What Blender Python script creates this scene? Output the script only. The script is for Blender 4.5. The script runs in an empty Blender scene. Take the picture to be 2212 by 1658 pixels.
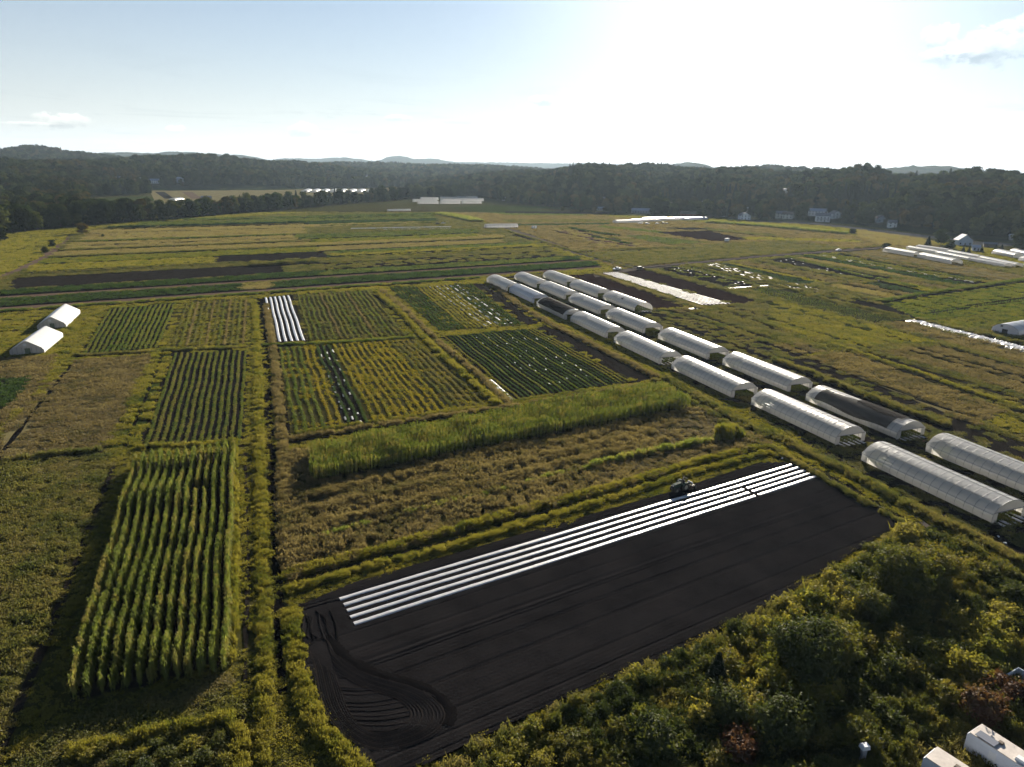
import bpy, bmesh, math, random
import numpy as np
from mathutils import Vector, Matrix
R = math.radians
C = bpy.context.scene.collection
scene = bpy.context.scene

# ------------------------------------------------------------------ camera
FPX, CX, CY, HOR, ROLL, HCAM = 1509.0, 1106.0, 829.0, 353.0, 0.0156, 60.0
PITCH = math.atan((CY - HOR) / FPX * math.cos(ROLL))
camd = bpy.data.cameras.new('camera')
camd.sensor_fit = 'HORIZONTAL'
camd.angle = 2 * math.atan(CX / FPX)
camd.clip_start, camd.clip_end = 0.5, 60000
cam = bpy.data.objects.new('camera', camd)
C.objects.link(cam)
cam.matrix_world = Matrix.Translation((0, 0, HCAM)) @ Matrix.Rotation(math.pi / 2 - PITCH, 4, 'X') @ Matrix.Rotation(ROLL, 4, 'Z')
scene.camera = cam

# ------------------------------------------------------------------ sun and exposure
SUN_AZ, SUN_EL = 16.5, 18.0
S = Vector((math.sin(R(SUN_AZ)) * math.cos(R(SUN_EL)), math.cos(R(SUN_AZ)) * math.cos(R(SUN_EL)), math.sin(R(SUN_EL))))
sl = bpy.data.lights.new('sun', 'SUN')
sl.energy, sl.angle, sl.color = 5.0, R(0.6), (1.0, 0.90, 0.74)
so = bpy.data.objects.new('sun', sl)
C.objects.link(so)
so.rotation_euler = S.to_track_quat('Z', 'Y').to_euler()
so.location = (0, 0, 200)
scene.view_settings.view_transform = 'Standard'
scene.view_settings.look = 'None'
scene.view_settings.gamma = 1.0
scene.view_settings.use_curve_mapping = False
scene.view_settings.exposure = 1.5
cy = scene.cycles
cy.use_denoising = True
cy.denoising_prefilter = 'FAST'
cy.max_bounces, cy.diffuse_bounces, cy.glossy_bounces, cy.transmission_bounces = 6, 3, 2, 4
cy.transparent_max_bounces, cy.volume_bounces = 8, 1
cy.sample_clamp_indirect = 4.0

# ------------------------------------------------------------------ node helpers
def nn(nt, kind, **kw):
    n = nt.nodes.new(kind)
    ins = kw.pop('ins', {})
    for k, v in kw.items():
        setattr(n, k, v)
    for k, v in ins.items():
        if isinstance(v, bpy.types.NodeSocket):
            nt.links.new(v, n.inputs[k])
        else:
            n.inputs[k].default_value = v
    return n
def mth(nt, op, a, b=None, c=None, clamp=False):
    n = nt.nodes.new('ShaderNodeMath'); n.operation = op; n.use_clamp = clamp
    for i, v in enumerate((a, b, c)):
        if v is None: continue
        if isinstance(v, bpy.types.NodeSocket): nt.links.new(v, n.inputs[i])
        else: n.inputs[i].default_value = v
    return n.outputs[0]
def mixc(nt, f, a, b, blend='MIX'):
    n = nt.nodes.new('ShaderNodeMix'); n.data_type = 'RGBA'; n.blend_type = blend
    for i, v in ((0, f), (6, a), (7, b)):
        if isinstance(v, bpy.types.NodeSocket): nt.links.new(v, n.inputs[i])
        else: n.inputs[i].default_value = (v if i == 0 else (*v, 1) if len(v) == 3 else v)
    return n.outputs[2]
def ramp(nt, f, stops):
    n = nt.nodes.new('ShaderNodeValToRGB'); e = n.color_ramp.elements
    while len(e) < len(stops): e.new(0.5)
    for el, (p, c) in zip(e, stops):
        el.position = p; el.color = (*c, 1) if len(c) == 3 else c
    nt.links.new(f, n.inputs[0])
    return n.outputs[0]
def noise(nt, vec, scale, detail=3, rough=0.55, dist=0.0, col=False):
    n = nn(nt, 'ShaderNodeTexNoise', ins={'Scale': scale, 'Detail': detail, 'Roughness': rough, 'Distortion': dist})
    if vec is not None: nt.links.new(vec, n.inputs['Vector'])
    return n.outputs['Color' if col else 'Fac']

# ------------------------------------------------------------------ sky
def cam_dir(vx, vy):
    d = cam.matrix_world.to_3x3() @ Vector(((vx - CX) / FPX, -(vy - CY) / FPX, -1.0))
    return d.normalized()
def build_sky():
    w = bpy.data.worlds.new('World'); scene.world = w; w.use_nodes = True
    nt = w.node_tree; nt.nodes.clear()
    sky = nn(nt, 'ShaderNodeTexSky', sky_type='NISHITA', sun_disc=False, sun_elevation=R(SUN_EL), sun_rotation=R(SUN_AZ),
             altitude=120, air_density=1.0, dust_density=0.15, ozone_density=1.5)
    tc = nn(nt, 'ShaderNodeTexCoord').outputs['Generated']
    dirn = nn(nt, 'ShaderNodeVectorMath', operation='NORMALIZE', ins={0: tc}).outputs[0]
    sep = nn(nt, 'ShaderNodeSeparateXYZ', ins={0: dirn})
    z = sep.outputs[2]
    # bright aureole round the sun: forward scattering in thin high haze
    cosang = nn(nt, 'ShaderNodeVectorMath', operation='DOT_PRODUCT', ins={0: dirn, 1: tuple(S)}).outputs['Value']
    ang = mth(nt, 'ARCCOSINE', mth(nt, 'MINIMUM', cosang, 0.99999))
    g1 = mth(nt, 'POWER', 2.718, mth(nt, 'MULTIPLY', mth(nt, 'POWER', mth(nt, 'DIVIDE', ang, 0.225), 2.0), -1.0))
    g2 = mth(nt, 'POWER', 2.718, mth(nt, 'MULTIPLY', mth(nt, 'DIVIDE', ang, 0.42), -1.0))
    glow = mth(nt, 'ADD', mth(nt, 'MULTIPLY', g1, 7.5), mth(nt, 'MULTIPLY', g2, 0.1))
    base = mixc(nt, 1.0, sky.outputs[0], (0.93, 1.05, 1.20), 'MULTIPLY')
    # pale band low over the horizon
    hz = mth(nt, 'POWER', 2.718, mth(nt, 'MULTIPLY', mth(nt, 'ABSOLUTE', z), -6.0))
    base = mixc(nt, mth(nt, 'MULTIPLY', hz, 0.9), base, (10.2, 10.25, 10.3))
    base = mixc(nt, 1.0, base, mixc(nt, 1.0, (1.0, 0.98, 0.95), nn(nt, 'ShaderNodeCombineColor', ins={0: glow, 1: glow, 2: glow}).outputs[0], 'MULTIPLY'), 'ADD')
    # thin sheets of cloud
    zc = mth(nt, 'ADD', mth(nt, 'MAXIMUM', z, 0.0), 0.03)
    pl = nn(nt, 'ShaderNodeCombineXYZ', ins={0: mth(nt, 'DIVIDE', sep.outputs[0], zc), 1: mth(nt, 'DIVIDE', sep.outputs[1], zc), 2: 0.0}).outputs[0]
    st = noise(nt, pl, 0.55, 6, 0.6, 0.6)
    low = mth(nt, 'POWER', 2.718, mth(nt, 'MULTIPLY', mth(nt, 'POWER', mth(nt, 'DIVIDE', mth(nt, 'SUBTRACT', z, 0.055), 0.05), 2.0), -1.0))
    m = mth(nt, 'MULTIPLY', nn(nt, 'ShaderNodeMapRange', interpolation_type='SMOOTHSTEP', ins={0: st, 1: 0.52, 2: 0.72}).outputs[0], mth(nt, 'MULTIPLY', low, 0.8))
    base = mixc(nt, m, base, mixc(nt, 1.0, base, (0.80, 0.82, 0.84), 'MULTIPLY'))
    # single cumulus clouds at their own bearings
    n3 = noise(nt, nn(nt, 'ShaderNodeVectorMath', operation='MULTIPLY', ins={0: dirn, 1: (1, 1, 1.6)}).outputs[0], 42.0, 5, 0.62, 0.3)
    n3 = mth(nt, 'SUBTRACT', n3, 0.5)
    CL = [(140, 262, 52, 13, .5), (655, 282, 30, 11, .5), (380, 280, 22, 8, .45), (545, 309, 18, 5, .3), (1010, 292, 30, 16, .5), (1150, 292, 90, 9, .35), (1050, 306, 60, 10, .4), (1172, 217, 26, 8, .4), (860, 256, 30, 5, .3),
          (1500, 298, 90, 6, .4), (1880, 272, 45, 11, .45), (1990, 270, 38, 12, .5), (1740, 268, 40, 5, .3), (2150, 274, 40, 7, .4), (2150, 95, 80, 34, .8), (2030, 80, 36, 24, .75), (2060, 118, 60, 18, .65), (2180, 55, 40, 14, .6), (2100, 300, 110, 7, .4), (60, 268, 60, 4, .3), (1560, 320, 60, 5, .3)]
    for (vx, vy, sx, sy, amt) in CL:
        sx, sy, amt = sx * 1.15, sy * 1.35, min(1.0, amt * 1.2)
        c = cam_dir(vx, vy)
        rt = c.cross(Vector((0, 0, 1))).normalized(); up = rt.cross(c)
        k = 1.0 / ((Vector(((vx - CX) / FPX, (vy - CY) / FPX, 1)).length) * FPX)
        a = nn(nt, 'ShaderNodeVectorMath', operation='DOT_PRODUCT', ins={0: dirn, 1: tuple(rt / (sx * k))}).outputs['Value']
        b = nn(nt, 'ShaderNodeVectorMath', operation='DOT_PRODUCT', ins={0: dirn, 1: tuple(up / (sy * k))}).outputs['Value']
        front = nn(nt, 'ShaderNodeVectorMath', operation='DOT_PRODUCT', ins={0: dirn, 1: tuple(c)}).outputs['Value']
        r2 = mth(nt, 'ADD', mth(nt, 'MULTIPLY', a, a), mth(nt, 'MULTIPLY', b, b))
        rr = mth(nt, 'ADD', mth(nt, 'SQRT', r2), mth(nt, 'MULTIPLY', n3, 2.4))
        mk = nn(nt, 'ShaderNodeMapRange', interpolation_type='SMOOTHSTEP', ins={0: rr, 1: 1.0, 2: 0.6}).outputs[0]
        mk = mth(nt, 'MULTIPLY', mth(nt, 'MULTIPLY', mk, min(1.0, amt * 2.2)), mth(nt, 'GREATER_THAN', front, 0.5))
        sh = nn(nt, 'ShaderNodeMapRange', ins={0: mth(nt, 'ADD', b, mth(nt, 'MULTIPLY', n3, 2.5)), 1: -0.6, 2: 0.6}).outputs[0]
        col = mixc(nt, sh, mixc(nt, 1.0, base, (0.82, 0.83, 0.85), 'MULTIPLY'), mixc(nt, 1.0, base, (1.5, 1.42, 1.34), 'MULTIPLY'))
        base = mixc(nt, mk, base, col)
    base = mixc(nt, 1.0, base, (0.58, 0.58, 0.575), 'MULTIPLY')
    base = nn(nt, 'ShaderNodeVectorMath', operation='MINIMUM', ins={0: base, 1: (8.6, 8.6, 8.6)}).outputs[0]
    bg = nn(nt, 'ShaderNodeBackground', ins={'Color': base, 'Strength': 0.05})
    nt.links.new(bg.outputs[0], nn(nt, 'ShaderNodeOutputWorld').inputs[0])
build_sky()

# ------------------------------------------------------------------ geometry helpers
MW = cam.matrix_world.to_3x3()
MWn = np.array(MW)
def G(vx, vy, z=0.0):
    """ground point (at height z) whose bearing was read off the photograph"""
    d = MWn @ np.array([(vx - CX) / FPX, -(vy - CY) / FPX, -1.0])
    t = (z - HCAM) / d[2]
    return np.array([d[0] * t, d[1] * t])
def G3(vx, vy, z=0.0, zz=None):
    p = G(vx, vy, z)
    return np.array([p[0], p[1], z if zz is None else zz])
def bearing(vx, dist):
    d = cam_dir(vx, HOR + ROLL * (vx - CX)); d.z = 0; d.normalize()
    return np.array([d.x * dist, d.y * dist])
def tag(o, label=None, cat=None, group=None, kind=None):
    if label: o['label'] = label
    if cat: o['category'] = cat
    if group: o['group'] = group
    if kind: o['kind'] = kind
    return o
def empty(name, loc, rz=0.0, label=None, cat=None, group=None):
    o = bpy.data.objects.new(name, None); C.objects.link(o)
    o.empty_display_size = 0.3
    o.location = tuple(loc) if len(loc) == 3 else (loc[0], loc[1], 0)
    o.rotation_euler = (0, 0, rz)
    return tag(o, label, cat, group)
def link(name, me, parent=None, loc=None, rz=None):
    o = bpy.data.objects.new(name, me); C.objects.link(o)
    if parent: o.parent = parent
    if loc is not None: o.location = tuple(loc)
    if rz is not None: o.rotation_euler = (0, 0, rz)
    return o
def copy_tree(o, parent=None):
    c = o.copy(); C.objects.link(c); c.parent = parent
    for ch in list(o.children): copy_tree(ch, c)
    return c
def mesh_np(name, V, F, mat=None, smooth=False):
    """V (n,3), F (m,k) index array, all faces the same size"""
    V = np.asarray(V, dtype=np.float32).reshape(-1, 3); F = np.asarray(F, dtype=np.int32)
    me = bpy.data.meshes.new(name)
    m, k = F.shape
    me.vertices.add(len(V)); me.vertices.foreach_set('co', V.ravel())
    me.loops.add(m * k); me.loops.foreach_set('vertex_index', F.ravel())
    me.polygons.add(m); me.polygons.foreach_set('loop_start', np.arange(0, m * k, k, dtype=np.int32))
    if smooth: me.polygons.foreach_set('use_smooth', np.ones(m, dtype=bool))
    me.update(calc_edges=True); me.validate()
    if mat: me.materials.append(mat)
    return me
class MB:
    """collects boxes, tubes, prisms and sheets; build() links ONE mesh object"""
    def __init__(s): s.v, s.f = [], []
    def add(s, vs, fs):
        o = len(s.v); s.v += [tuple(map(float, v)) for v in vs]; s.f += [tuple(i + o for i in f) for f in fs]; return s
    def box(s, c, d, rz=0.0, tip=1.0):
        x, y, z = d[0] / 2, d[1] / 2, d[2] / 2; vs = []
        cr, sr = math.cos(rz), math.sin(rz)
        for k, (zz, t) in enumerate(((-z, 1), (z, tip))):
            for (a, b) in ((-x, -y), (x, -y), (x, y), (-x, y)):
                a *= t; b *= t
                vs.append((c[0] + a * cr - b * sr, c[1] + a * sr + b * cr, c[2] + zz))
        return s.add(vs, [(3, 2, 1, 0), (4, 5, 6, 7), (0, 1, 5, 4), (1, 2, 6, 5), (2, 3, 7, 6), (3, 0, 4, 7)])
    def tube(s, pts, r, n=6, r2=None, cap=True):
        pts = [Vector(p) for p in pts]; rings = []
        for i, p in enumerate(pts):
            t = (pts[min(i + 1, len(pts) - 1)] - pts[max(i - 1, 0)]).normalized()
            a = t.cross(Vector((0, 0, 1)))
            if a.length < 1e-3: a = t.cross(Vector((1, 0, 0)))
            a.normalize(); b = t.cross(a)
            rr = r if r2 is None else r + (r2 - r) * i / (len(pts) - 1)
            rings.append([p + a * math.cos(2 * math.pi * j / n) * rr + b * math.sin(2 * math.pi * j / n) * rr for j in range(n)])
        vs = [v for g in rings for v in g]; fs = []
        for i in range(len(pts) - 1):
            for j in range(n):
                fs.append((i * n + j, i * n + (j + 1) % n, (i + 1) * n + (j + 1) % n, (i + 1) * n + j))
        if cap: fs += [tuple(range(n - 1, -1, -1)), tuple((len(pts) - 1) * n + j for j in range(n))]
        return s.add(vs, fs)
    def prism(s, prof, y0, y1):
        """profile in x,z extruded along y"""
        n = len(prof)
        vs = [(x, y0, z) for x, z in prof] + [(x, y1, z) for x, z in prof]
        return s.add(vs, [tuple(range(n)), tuple(range(2 * n - 1, n - 1, -1))] + [(i, i + n, (i + 1) % n + n, (i + 1) % n) for i in range(n)])
    def disc(s, c, r, w, n=16, ri=0.0):
        """wheel lying in the x,z plane, axle along y"""
        prof = [(ri, -w / 2), (r * .9, -w / 2), (r, -w * .3), (r, w * .3), (r * .9, w / 2), (ri, w / 2)]
        vs, fs = [], []; m = len(prof)
        for i in range(n):
            a = 2 * math.pi * i / n
            vs += [(c[0] + q * math.cos(a), c[1] + y, c[2] + q * math.sin(a)) for q, y in prof]
        for i in range(n):
            for j in range(m - 1 if ri == 0 else m):
                fs.append((i * m + j, i * m + (j + 1) % m, ((i + 1) % n) * m + (j + 1) % m, ((i + 1) % n) * m + j))
        return s.add(vs, fs)
    def mesh(s, name, mat, smooth=False):
        me = bpy.data.meshes.new(name); me.from_pydata(s.v, [], s.f); me.update()
        bm = bmesh.new(); bm.from_mesh(me); bmesh.ops.recalc_face_normals(bm, faces=bm.faces); bm.to_mesh(me); bm.free()
        if smooth:
            me.polygons.foreach_set('use_smooth', np.ones(len(me.polygons), dtype=bool))
        if mat: me.materials.append(mat)
        return me
    def build(s, name, mat, parent=None, loc=None, rz=None, smooth=False):
        return link(name, s.mesh(name, mat, smooth), parent, loc, rz)
rng = np.random.default_rng(7)
random.seed(7)
def vnoise(x, y, sc, seed=0):
    """smooth value noise in 0..1"""
    r = np.random.default_rng(seed); T = r.random((64, 64))
    x = np.asarray(x) / sc + 1000; y = np.asarray(y) / sc + 1000
    xi, yi = np.floor(x).astype(int), np.floor(y).astype(int); fx, fy = x - xi, y - yi
    fx = fx * fx * (3 - 2 * fx); fy = fy * fy * (3 - 2 * fy)
    g = lambda a, b: T[a % 64, b % 64]
    return (g(xi, yi) * (1 - fx) + g(xi + 1, yi) * fx) * (1 - fy) + (g(xi, yi + 1) * (1 - fx) + g(xi + 1, yi + 1) * fx) * fy
def inpoly(px, py, poly):
    ins = np.zeros(len(px), bool); n = len(poly)
    for i in range(n):
        (x1, y1), (x2, y2) = poly[i], poly[(i + 1) % n]
        if y1 == y2: continue
        c = ((y1 > py) != (y2 > py)) & (px < (x2 - x1) * (py - y1) / (y2 - y1) + x1)
        ins ^= c
    return ins

# ------------------------------------------------------------------ materials
def newmat(name):
    m = bpy.data.materials.new(name); m.use_nodes = True; m.node_tree.nodes.clear()
    return m, m.node_tree
def out(nt, sh): nt.links.new(sh, nn(nt, 'ShaderNodeOutputMaterial').inputs[0])
def foliage(name, cols, sc=0.12, transl=0.45, gloss=0.010, var=0.5, fine=1.3, grough=0.6, rvar=0.0):
    m, nt = newmat(name)
    pos = nn(nt, 'ShaderNodeNewGeometry').outputs['Position']
    rnd = nn(nt, 'ShaderNodeObjectInfo').outputs['Random']
    a = noise(nt, pos, sc, 4, 0.6)
    b = noise(nt, pos, fine, 2, 0.6)
    f = mth(nt, 'ADD', mth(nt, 'ADD', mth(nt, 'MULTIPLY', mth(nt, 'SUBTRACT', a, 0.5), 2.1), 0.5), mth(nt, 'ADD', mth(nt, 'MULTIPLY', mth(nt, 'SUBTRACT', rnd, 0.5), 0.35), mth(nt, 'MULTIPLY', mth(nt, 'SUBTRACT', b, 0.5), 0.9)))
    n = len(cols)
    col = ramp(nt, f, [(0.12 + 0.76 * i / (n - 1), c) for i, c in enumerate(cols)])
    val = mth(nt, 'ADD', mth(nt, 'MULTIPLY', b, var * 1.6), 1 - var * 0.8)
    if rvar: val = mth(nt, 'MULTIPLY', val, mth(nt, 'ADD', mth(nt, 'MULTIPLY', rnd, rvar), 1 - rvar * 0.45))
    col = mixc(nt, 1.0, col, nn(nt, 'ShaderNodeCombineColor', ins={0: val, 1: val, 2: val}).outputs[0], 'MULTIPLY')
    d = nn(nt, 'ShaderNodeBsdfDiffuse', ins={'Color': col}).outputs[0]
    t = nn(nt, 'ShaderNodeBsdfTranslucent', ins={'Color': mixc(nt, 1.0, col, (1.15, 1.15, 0.72), 'MULTIPLY')}).outputs[0]
    s = nn(nt, 'ShaderNodeMixShader', ins={0: transl, 1: d, 2: t}).outputs[0]
    if gloss:
        g = nn(nt, 'ShaderNodeBsdfGlossy', ins={'Color': (1, 1, 1, 1), 'Roughness': grough}).outputs[0]
        s = nn(nt, 'ShaderNodeMixShader', ins={0: gloss, 1: s, 2: g}).outputs[0]
    out(nt, s); return m
def earth(name, cols, sc=0.3, bump=0.3, rough=0.95, fine=3.0):
    m, nt = newmat(name)
    pos = nn(nt, 'ShaderNodeNewGeometry').outputs['Position']
    a = noise(nt, pos, sc, 5, 0.65); b = noise(nt, pos, fine, 4, 0.7)
    f = mth(nt, 'ADD', mth(nt, 'MULTIPLY', mth(nt, 'SUBTRACT', a, 0.5), 1.8), mth(nt, 'MULTIPLY', b, 1.0))
    col = ramp(nt, f, [(0.15 + 0.7 * i / (len(cols) - 1), c) for i, c in enumerate(cols)])
    bp = nn(nt, 'ShaderNodeBump', ins={'Strength': bump, 'Distance': 0.15, 'Height': b})
    p = nn(nt, 'ShaderNodeBsdfDiffuse', ins={'Color': col, 'Roughness': 0.3, 'Normal': bp.outputs[0]})
    out(nt, p.outputs[0]); return m
def paint(name, col, rough=0.5, metal=0.0, var=0.25, sc=1.5, spec=0.5, bump=0.0):
    m, nt = newmat(name)
    pos = nn(nt, 'ShaderNodeTexCoord').outputs['Object']
    a = noise(nt, pos, sc, 5, 0.65)
    v = mth(nt, 'ADD', mth(nt, 'MULTIPLY', a, var * 2), 1 - var)
    c = mixc(nt, 1.0, col, nn(nt, 'ShaderNodeCombineColor', ins={0: v, 1: v, 2: v}).outputs[0], 'MULTIPLY')
    p = nn(nt, 'ShaderNodeBsdfPrincipled', ins={'Base Color': c, 'Roughness': rough, 'Metallic': metal, 'Specular IOR Level': spec})
    if bump:
        nt.links.new(nn(nt, 'ShaderNodeBump', ins={'Strength': bump, 'Distance': 0.05, 'Height': noise(nt, pos, sc * 4, 4, 0.6)}).outputs[0], p.inputs['Normal'])
    out(nt, p.outputs[0]); return m
def film(name, col=(0.76, 0.75, 0.73), clear=0.30, gloss=0.16, rough=0.28, transl=0.62, sc=0.6):
    """greenhouse plastic: part clear, part milky, a little glossy"""
    m, nt = newmat(name)
    pos = nn(nt, 'ShaderNodeTexCoord').outputs['Object']
    a = noise(nt, pos, sc, 4, 0.6)
    c = mixc(nt, a, tuple(x * 0.8 for x in col), col)
    bp = nn(nt, 'ShaderNodeBump', ins={'Strength': 0.35, 'Distance': 0.2, 'Height': noise(nt, pos, 1.1, 3, 0.5)}).outputs[0]
    d = nn(nt, 'ShaderNodeBsdfDiffuse', ins={'Color': c, 'Normal': bp}).outputs[0]
    t = nn(nt, 'ShaderNodeBsdfTranslucent', ins={'Color': c, 'Normal': bp}).outputs[0]
    s = nn(nt, 'ShaderNodeMixShader', ins={0: transl, 1: d, 2: t}).outputs[0]
    s = nn(nt, 'ShaderNodeMixShader', ins={0: mth(nt, 'MULTIPLY', mth(nt, 'ADD', a, 0.5), clear), 1: s, 2: nn(nt, 'ShaderNodeBsdfTransparent').outputs[0]}).outputs[0]
    fr = nn(nt, 'ShaderNodeLayerWeight', ins={'Blend': 0.35, 'Normal': bp}).outputs['Fresnel']
    s = nn(nt, 'ShaderNodeMixShader', ins={0: mth(nt, 'ADD', mth(nt, 'MULTIPLY', fr, 0.5 if gloss else 0.03), gloss * 0.5, clamp=True), 1: s, 2: nn(nt, 'ShaderNodeBsdfGlossy', ins={'Roughness': rough, 'Normal': bp}).outputs[0]}).outputs[0]
    out(nt, s); return m
def mulch_mat(name, col=(0.40, 0.40, 0.41), rough=0.33, bump=0.5, spec=0.8):
    m, nt = newmat(name)
    pos = nn(nt, 'ShaderNodeNewGeometry').outputs['Position']
    n1 = noise(nt, pos, 2.2, 4, 0.65, 0.5)
    dirt = ramp(nt, noise(nt, pos, 0.9, 5, 0.7), [(0.3, tuple(x * 0.75 for x in col)), (0.55, col)])
    bp = nn(nt, 'ShaderNodeBump', ins={'Strength': bump, 'Distance': 0.08, 'Height': n1}).outputs[0]
    p = nn(nt, 'ShaderNodeBsdfPrincipled', ins={'Base Color': dirt, 'Roughness': rough, 'Specular IOR Level': spec, 'Normal': bp})
    out(nt, p.outputs[0]); return m
OL = [(0.085, 0.085, 0.020), (0.135, 0.125, 0.028), (0.16, 0.125, 0.040)]
M = {}
M['olive'] = foliage('olive_weeds', [(0.0686, 0.0806, 0.0252), (0.1252, 0.1194, 0.0379), (0.1687, 0.1403, 0.0551)])
M['brown'] = foliage('brown_weeds', [(0.0947, 0.0849, 0.0383), (0.1582, 0.1217, 0.0639), (0.1966, 0.1582, 0.0801)])
M['tan'] = foliage('tan_grass', [(0.1575, 0.1300, 0.0620), (0.2152, 0.1750, 0.0850), (0.1943, 0.1750, 0.0680)], sc=0.05)
M['yellow'] = foliage('yellow_green_grass', [(0.1074, 0.1186, 0.0230), (0.1872, 0.1688, 0.0309), (0.2157, 0.1861, 0.0424)])
M['green'] = foliage('green_crop', [(0.0600, 0.0933, 0.0212), (0.1044, 0.1308, 0.0293), (0.1496, 0.1492, 0.0387)])
M['bright'] = foliage('bright_green_grass', [(0.0802, 0.0997, 0.0175), (0.1376, 0.1431, 0.0248), (0.1667, 0.1431, 0.0321)])
M['dark'] = foliage('dark_green_crop', [(0.0227, 0.0464, 0.0120), (0.0403, 0.0722, 0.0189), (0.0580, 0.0903, 0.0224)], transl=0.35)
M['mixed'] = foliage('mixed_row_crop', [(0.0635, 0.0938, 0.0255), (0.1269, 0.1379, 0.0313), (0.1582, 0.1379, 0.0500)], sc=0.3)
M['corn'] = foliage('corn_leaves', [(0.1111, 0.1438, 0.0311), (0.1726, 0.1978, 0.0461), (0.2536, 0.2158, 0.0696)], sc=0.35, gloss=0.012, transl=0.5)
M['squash'] = foliage('yellow_leaf_crop', [(0.1168, 0.1258, 0.0232), (0.2451, 0.2031, 0.0209), (0.2079, 0.1554, 0.0313)], sc=0.4)
M['tree'] = foliage('tree_leaves', [(0.0187, 0.0296, 0.0090), (0.0299, 0.0417, 0.0132), (0.0514, 0.0544, 0.0156)], sc=0.02, transl=0.22, gloss=0.0, fine=0.2, var=0.5, rvar=1.2)
M['tree_autumn'] = foliage('turning_tree_leaves', [(0.0396, 0.0397, 0.0124), (0.0673, 0.0550, 0.0149), (0.0752, 0.0499, 0.0161)], sc=0.02, transl=0.2, gloss=0.0, fine=0.2, rvar=1.0)
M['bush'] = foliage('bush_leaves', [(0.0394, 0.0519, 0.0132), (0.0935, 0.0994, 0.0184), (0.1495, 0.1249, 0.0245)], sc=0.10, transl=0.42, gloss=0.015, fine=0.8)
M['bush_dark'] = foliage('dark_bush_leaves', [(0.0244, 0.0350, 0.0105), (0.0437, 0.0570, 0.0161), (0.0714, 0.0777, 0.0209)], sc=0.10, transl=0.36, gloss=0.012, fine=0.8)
M['bush_red'] = foliage('reddish_bush_leaves', [(0.0560, 0.0280, 0.0144), (0.1040, 0.0480, 0.0240), (0.0960, 0.0640, 0.0280)], sc=0.2, transl=0.4, gloss=0.015)
M['conifer'] = foliage('conifer_needles', [(0.0096, 0.0160, 0.0096), (0.0176, 0.0256, 0.0128), (0.0240, 0.0320, 0.0160)], transl=0.15)
M['bark'] = paint('bark', (0.06, 0.045, 0.035), 0.9, var=0.4)
M['e_ground'] = earth('grassy_ground', [(0.0225, 0.0234, 0.0090), (0.0525, 0.0515, 0.0150), (0.0675, 0.0585, 0.0225)])
M['e_olive'] = earth('weedy_soil', [(0.0225, 0.0218, 0.0097), (0.0525, 0.0491, 0.0165), (0.0713, 0.0608, 0.0225)])
M['e_tan'] = earth('dry_grass_soil', [(0.085, 0.072, 0.036), (0.160, 0.135, 0.066), (0.175, 0.155, 0.068)], sc=0.08)
M['e_green'] = earth('green_soil', [(0.0165, 0.0234, 0.0075), (0.0375, 0.0507, 0.0120), (0.0562, 0.0663, 0.0165)])
M['e_dark'] = earth('dark_muck_soil', [(0.0096, 0.0088, 0.0084), (0.0192, 0.0168, 0.0151), (0.0272, 0.0224, 0.0185)], bump=0.6)
M['e_black'] = earth('black_tilled_muck', [(0.0100, 0.0092, 0.0097), (0.0152, 0.0140, 0.0147), (0.0192, 0.0172, 0.0176)], sc=0.15, bump=0.8)
M['e_groove'] = earth('moist_muck_and_shade', [(0.0056, 0.0052, 0.0055), (0.0088, 0.0080, 0.0084)], bump=0.5)  # also laid flat beside hedges to darken the ground like shade
M['e_ridge'] = earth('dry_muck', [(0.0160, 0.0136, 0.0126), (0.0272, 0.0224, 0.0202)], bump=0.6)
M['e_red'] = earth('dark_red_soil', [(0.0144, 0.0088, 0.0084), (0.0240, 0.0144, 0.0134), (0.0288, 0.0176, 0.0151)], bump=0.6)
M['e_track'] = earth('pinkish_dirt_track', [(0.0723, 0.0510, 0.0382), (0.1275, 0.0892, 0.0680), (0.1020, 0.0808, 0.0467)], sc=0.2)
M['e_road'] = earth('gravel_road', [(0.0765, 0.0638, 0.0510), (0.1360, 0.1148, 0.0935)], sc=0.2)
M['e_asphalt'] = earth('asphalt', [(0.05, 0.05, 0.052), (0.085, 0.085, 0.088)], sc=0.2)
M['e_hill'] = foliage('wooded_hill', [(0.0150, 0.0225, 0.0097), (0.0255, 0.0330, 0.0135), (0.0413, 0.0413, 0.0165)], sc=0.012, transl=0.0, gloss=0.0, fine=0.06)
M['mulch'] = mulch_mat('white_plastic_mulch')
M['film'] = film('greenhouse_film')
M['film_blue'] = film('bluish_greenhouse_film', (0.62, 0.66, 0.76), clear=0.2)
M['film_white'] = film('opaque_white_film', (0.74, 0.74, 0.74), clear=0.0, transl=0.3, gloss=0.1, rough=0.4)
M['film_far'] = film('bright_greenhouse_film', (0.93, 0.93, 0.92), clear=0.0, transl=0.82, gloss=0.1)
M['mulch_far'] = mulch_mat('weathered_plastic_mulch', (0.40, 0.40, 0.40), rough=0.55, bump=0.9, spec=0.12)
M['shade'] = film('black_shade_net', (0.016, 0.014, 0.014), clear=0.08, gloss=0.0, transl=0.1, rough=0.6)
M['shade_grey'] = film('grey_shade_net', (0.09, 0.085, 0.08), clear=0.1, gloss=0.0, transl=0.3, rough=0.5)
M['pipe'] = paint('galvanised_pipe', (0.22, 0.22, 0.23), 0.6, 0.1)
M['white'] = paint('white_paint', (0.62, 0.63, 0.64), 0.5, var=0.12)
M['cream'] = paint('cream_siding', (0.55, 0.52, 0.46), 0.7, var=0.12)
M['bluegrey'] = paint('blue_grey_siding', (0.36, 0.42, 0.50), 0.7, var=0.12)
M['red'] = paint('barn_red', (0.22, 0.06, 0.04), 0.7)
M['grey'] = paint('grey_siding', (0.28, 0.28, 0.29), 0.7)
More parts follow.
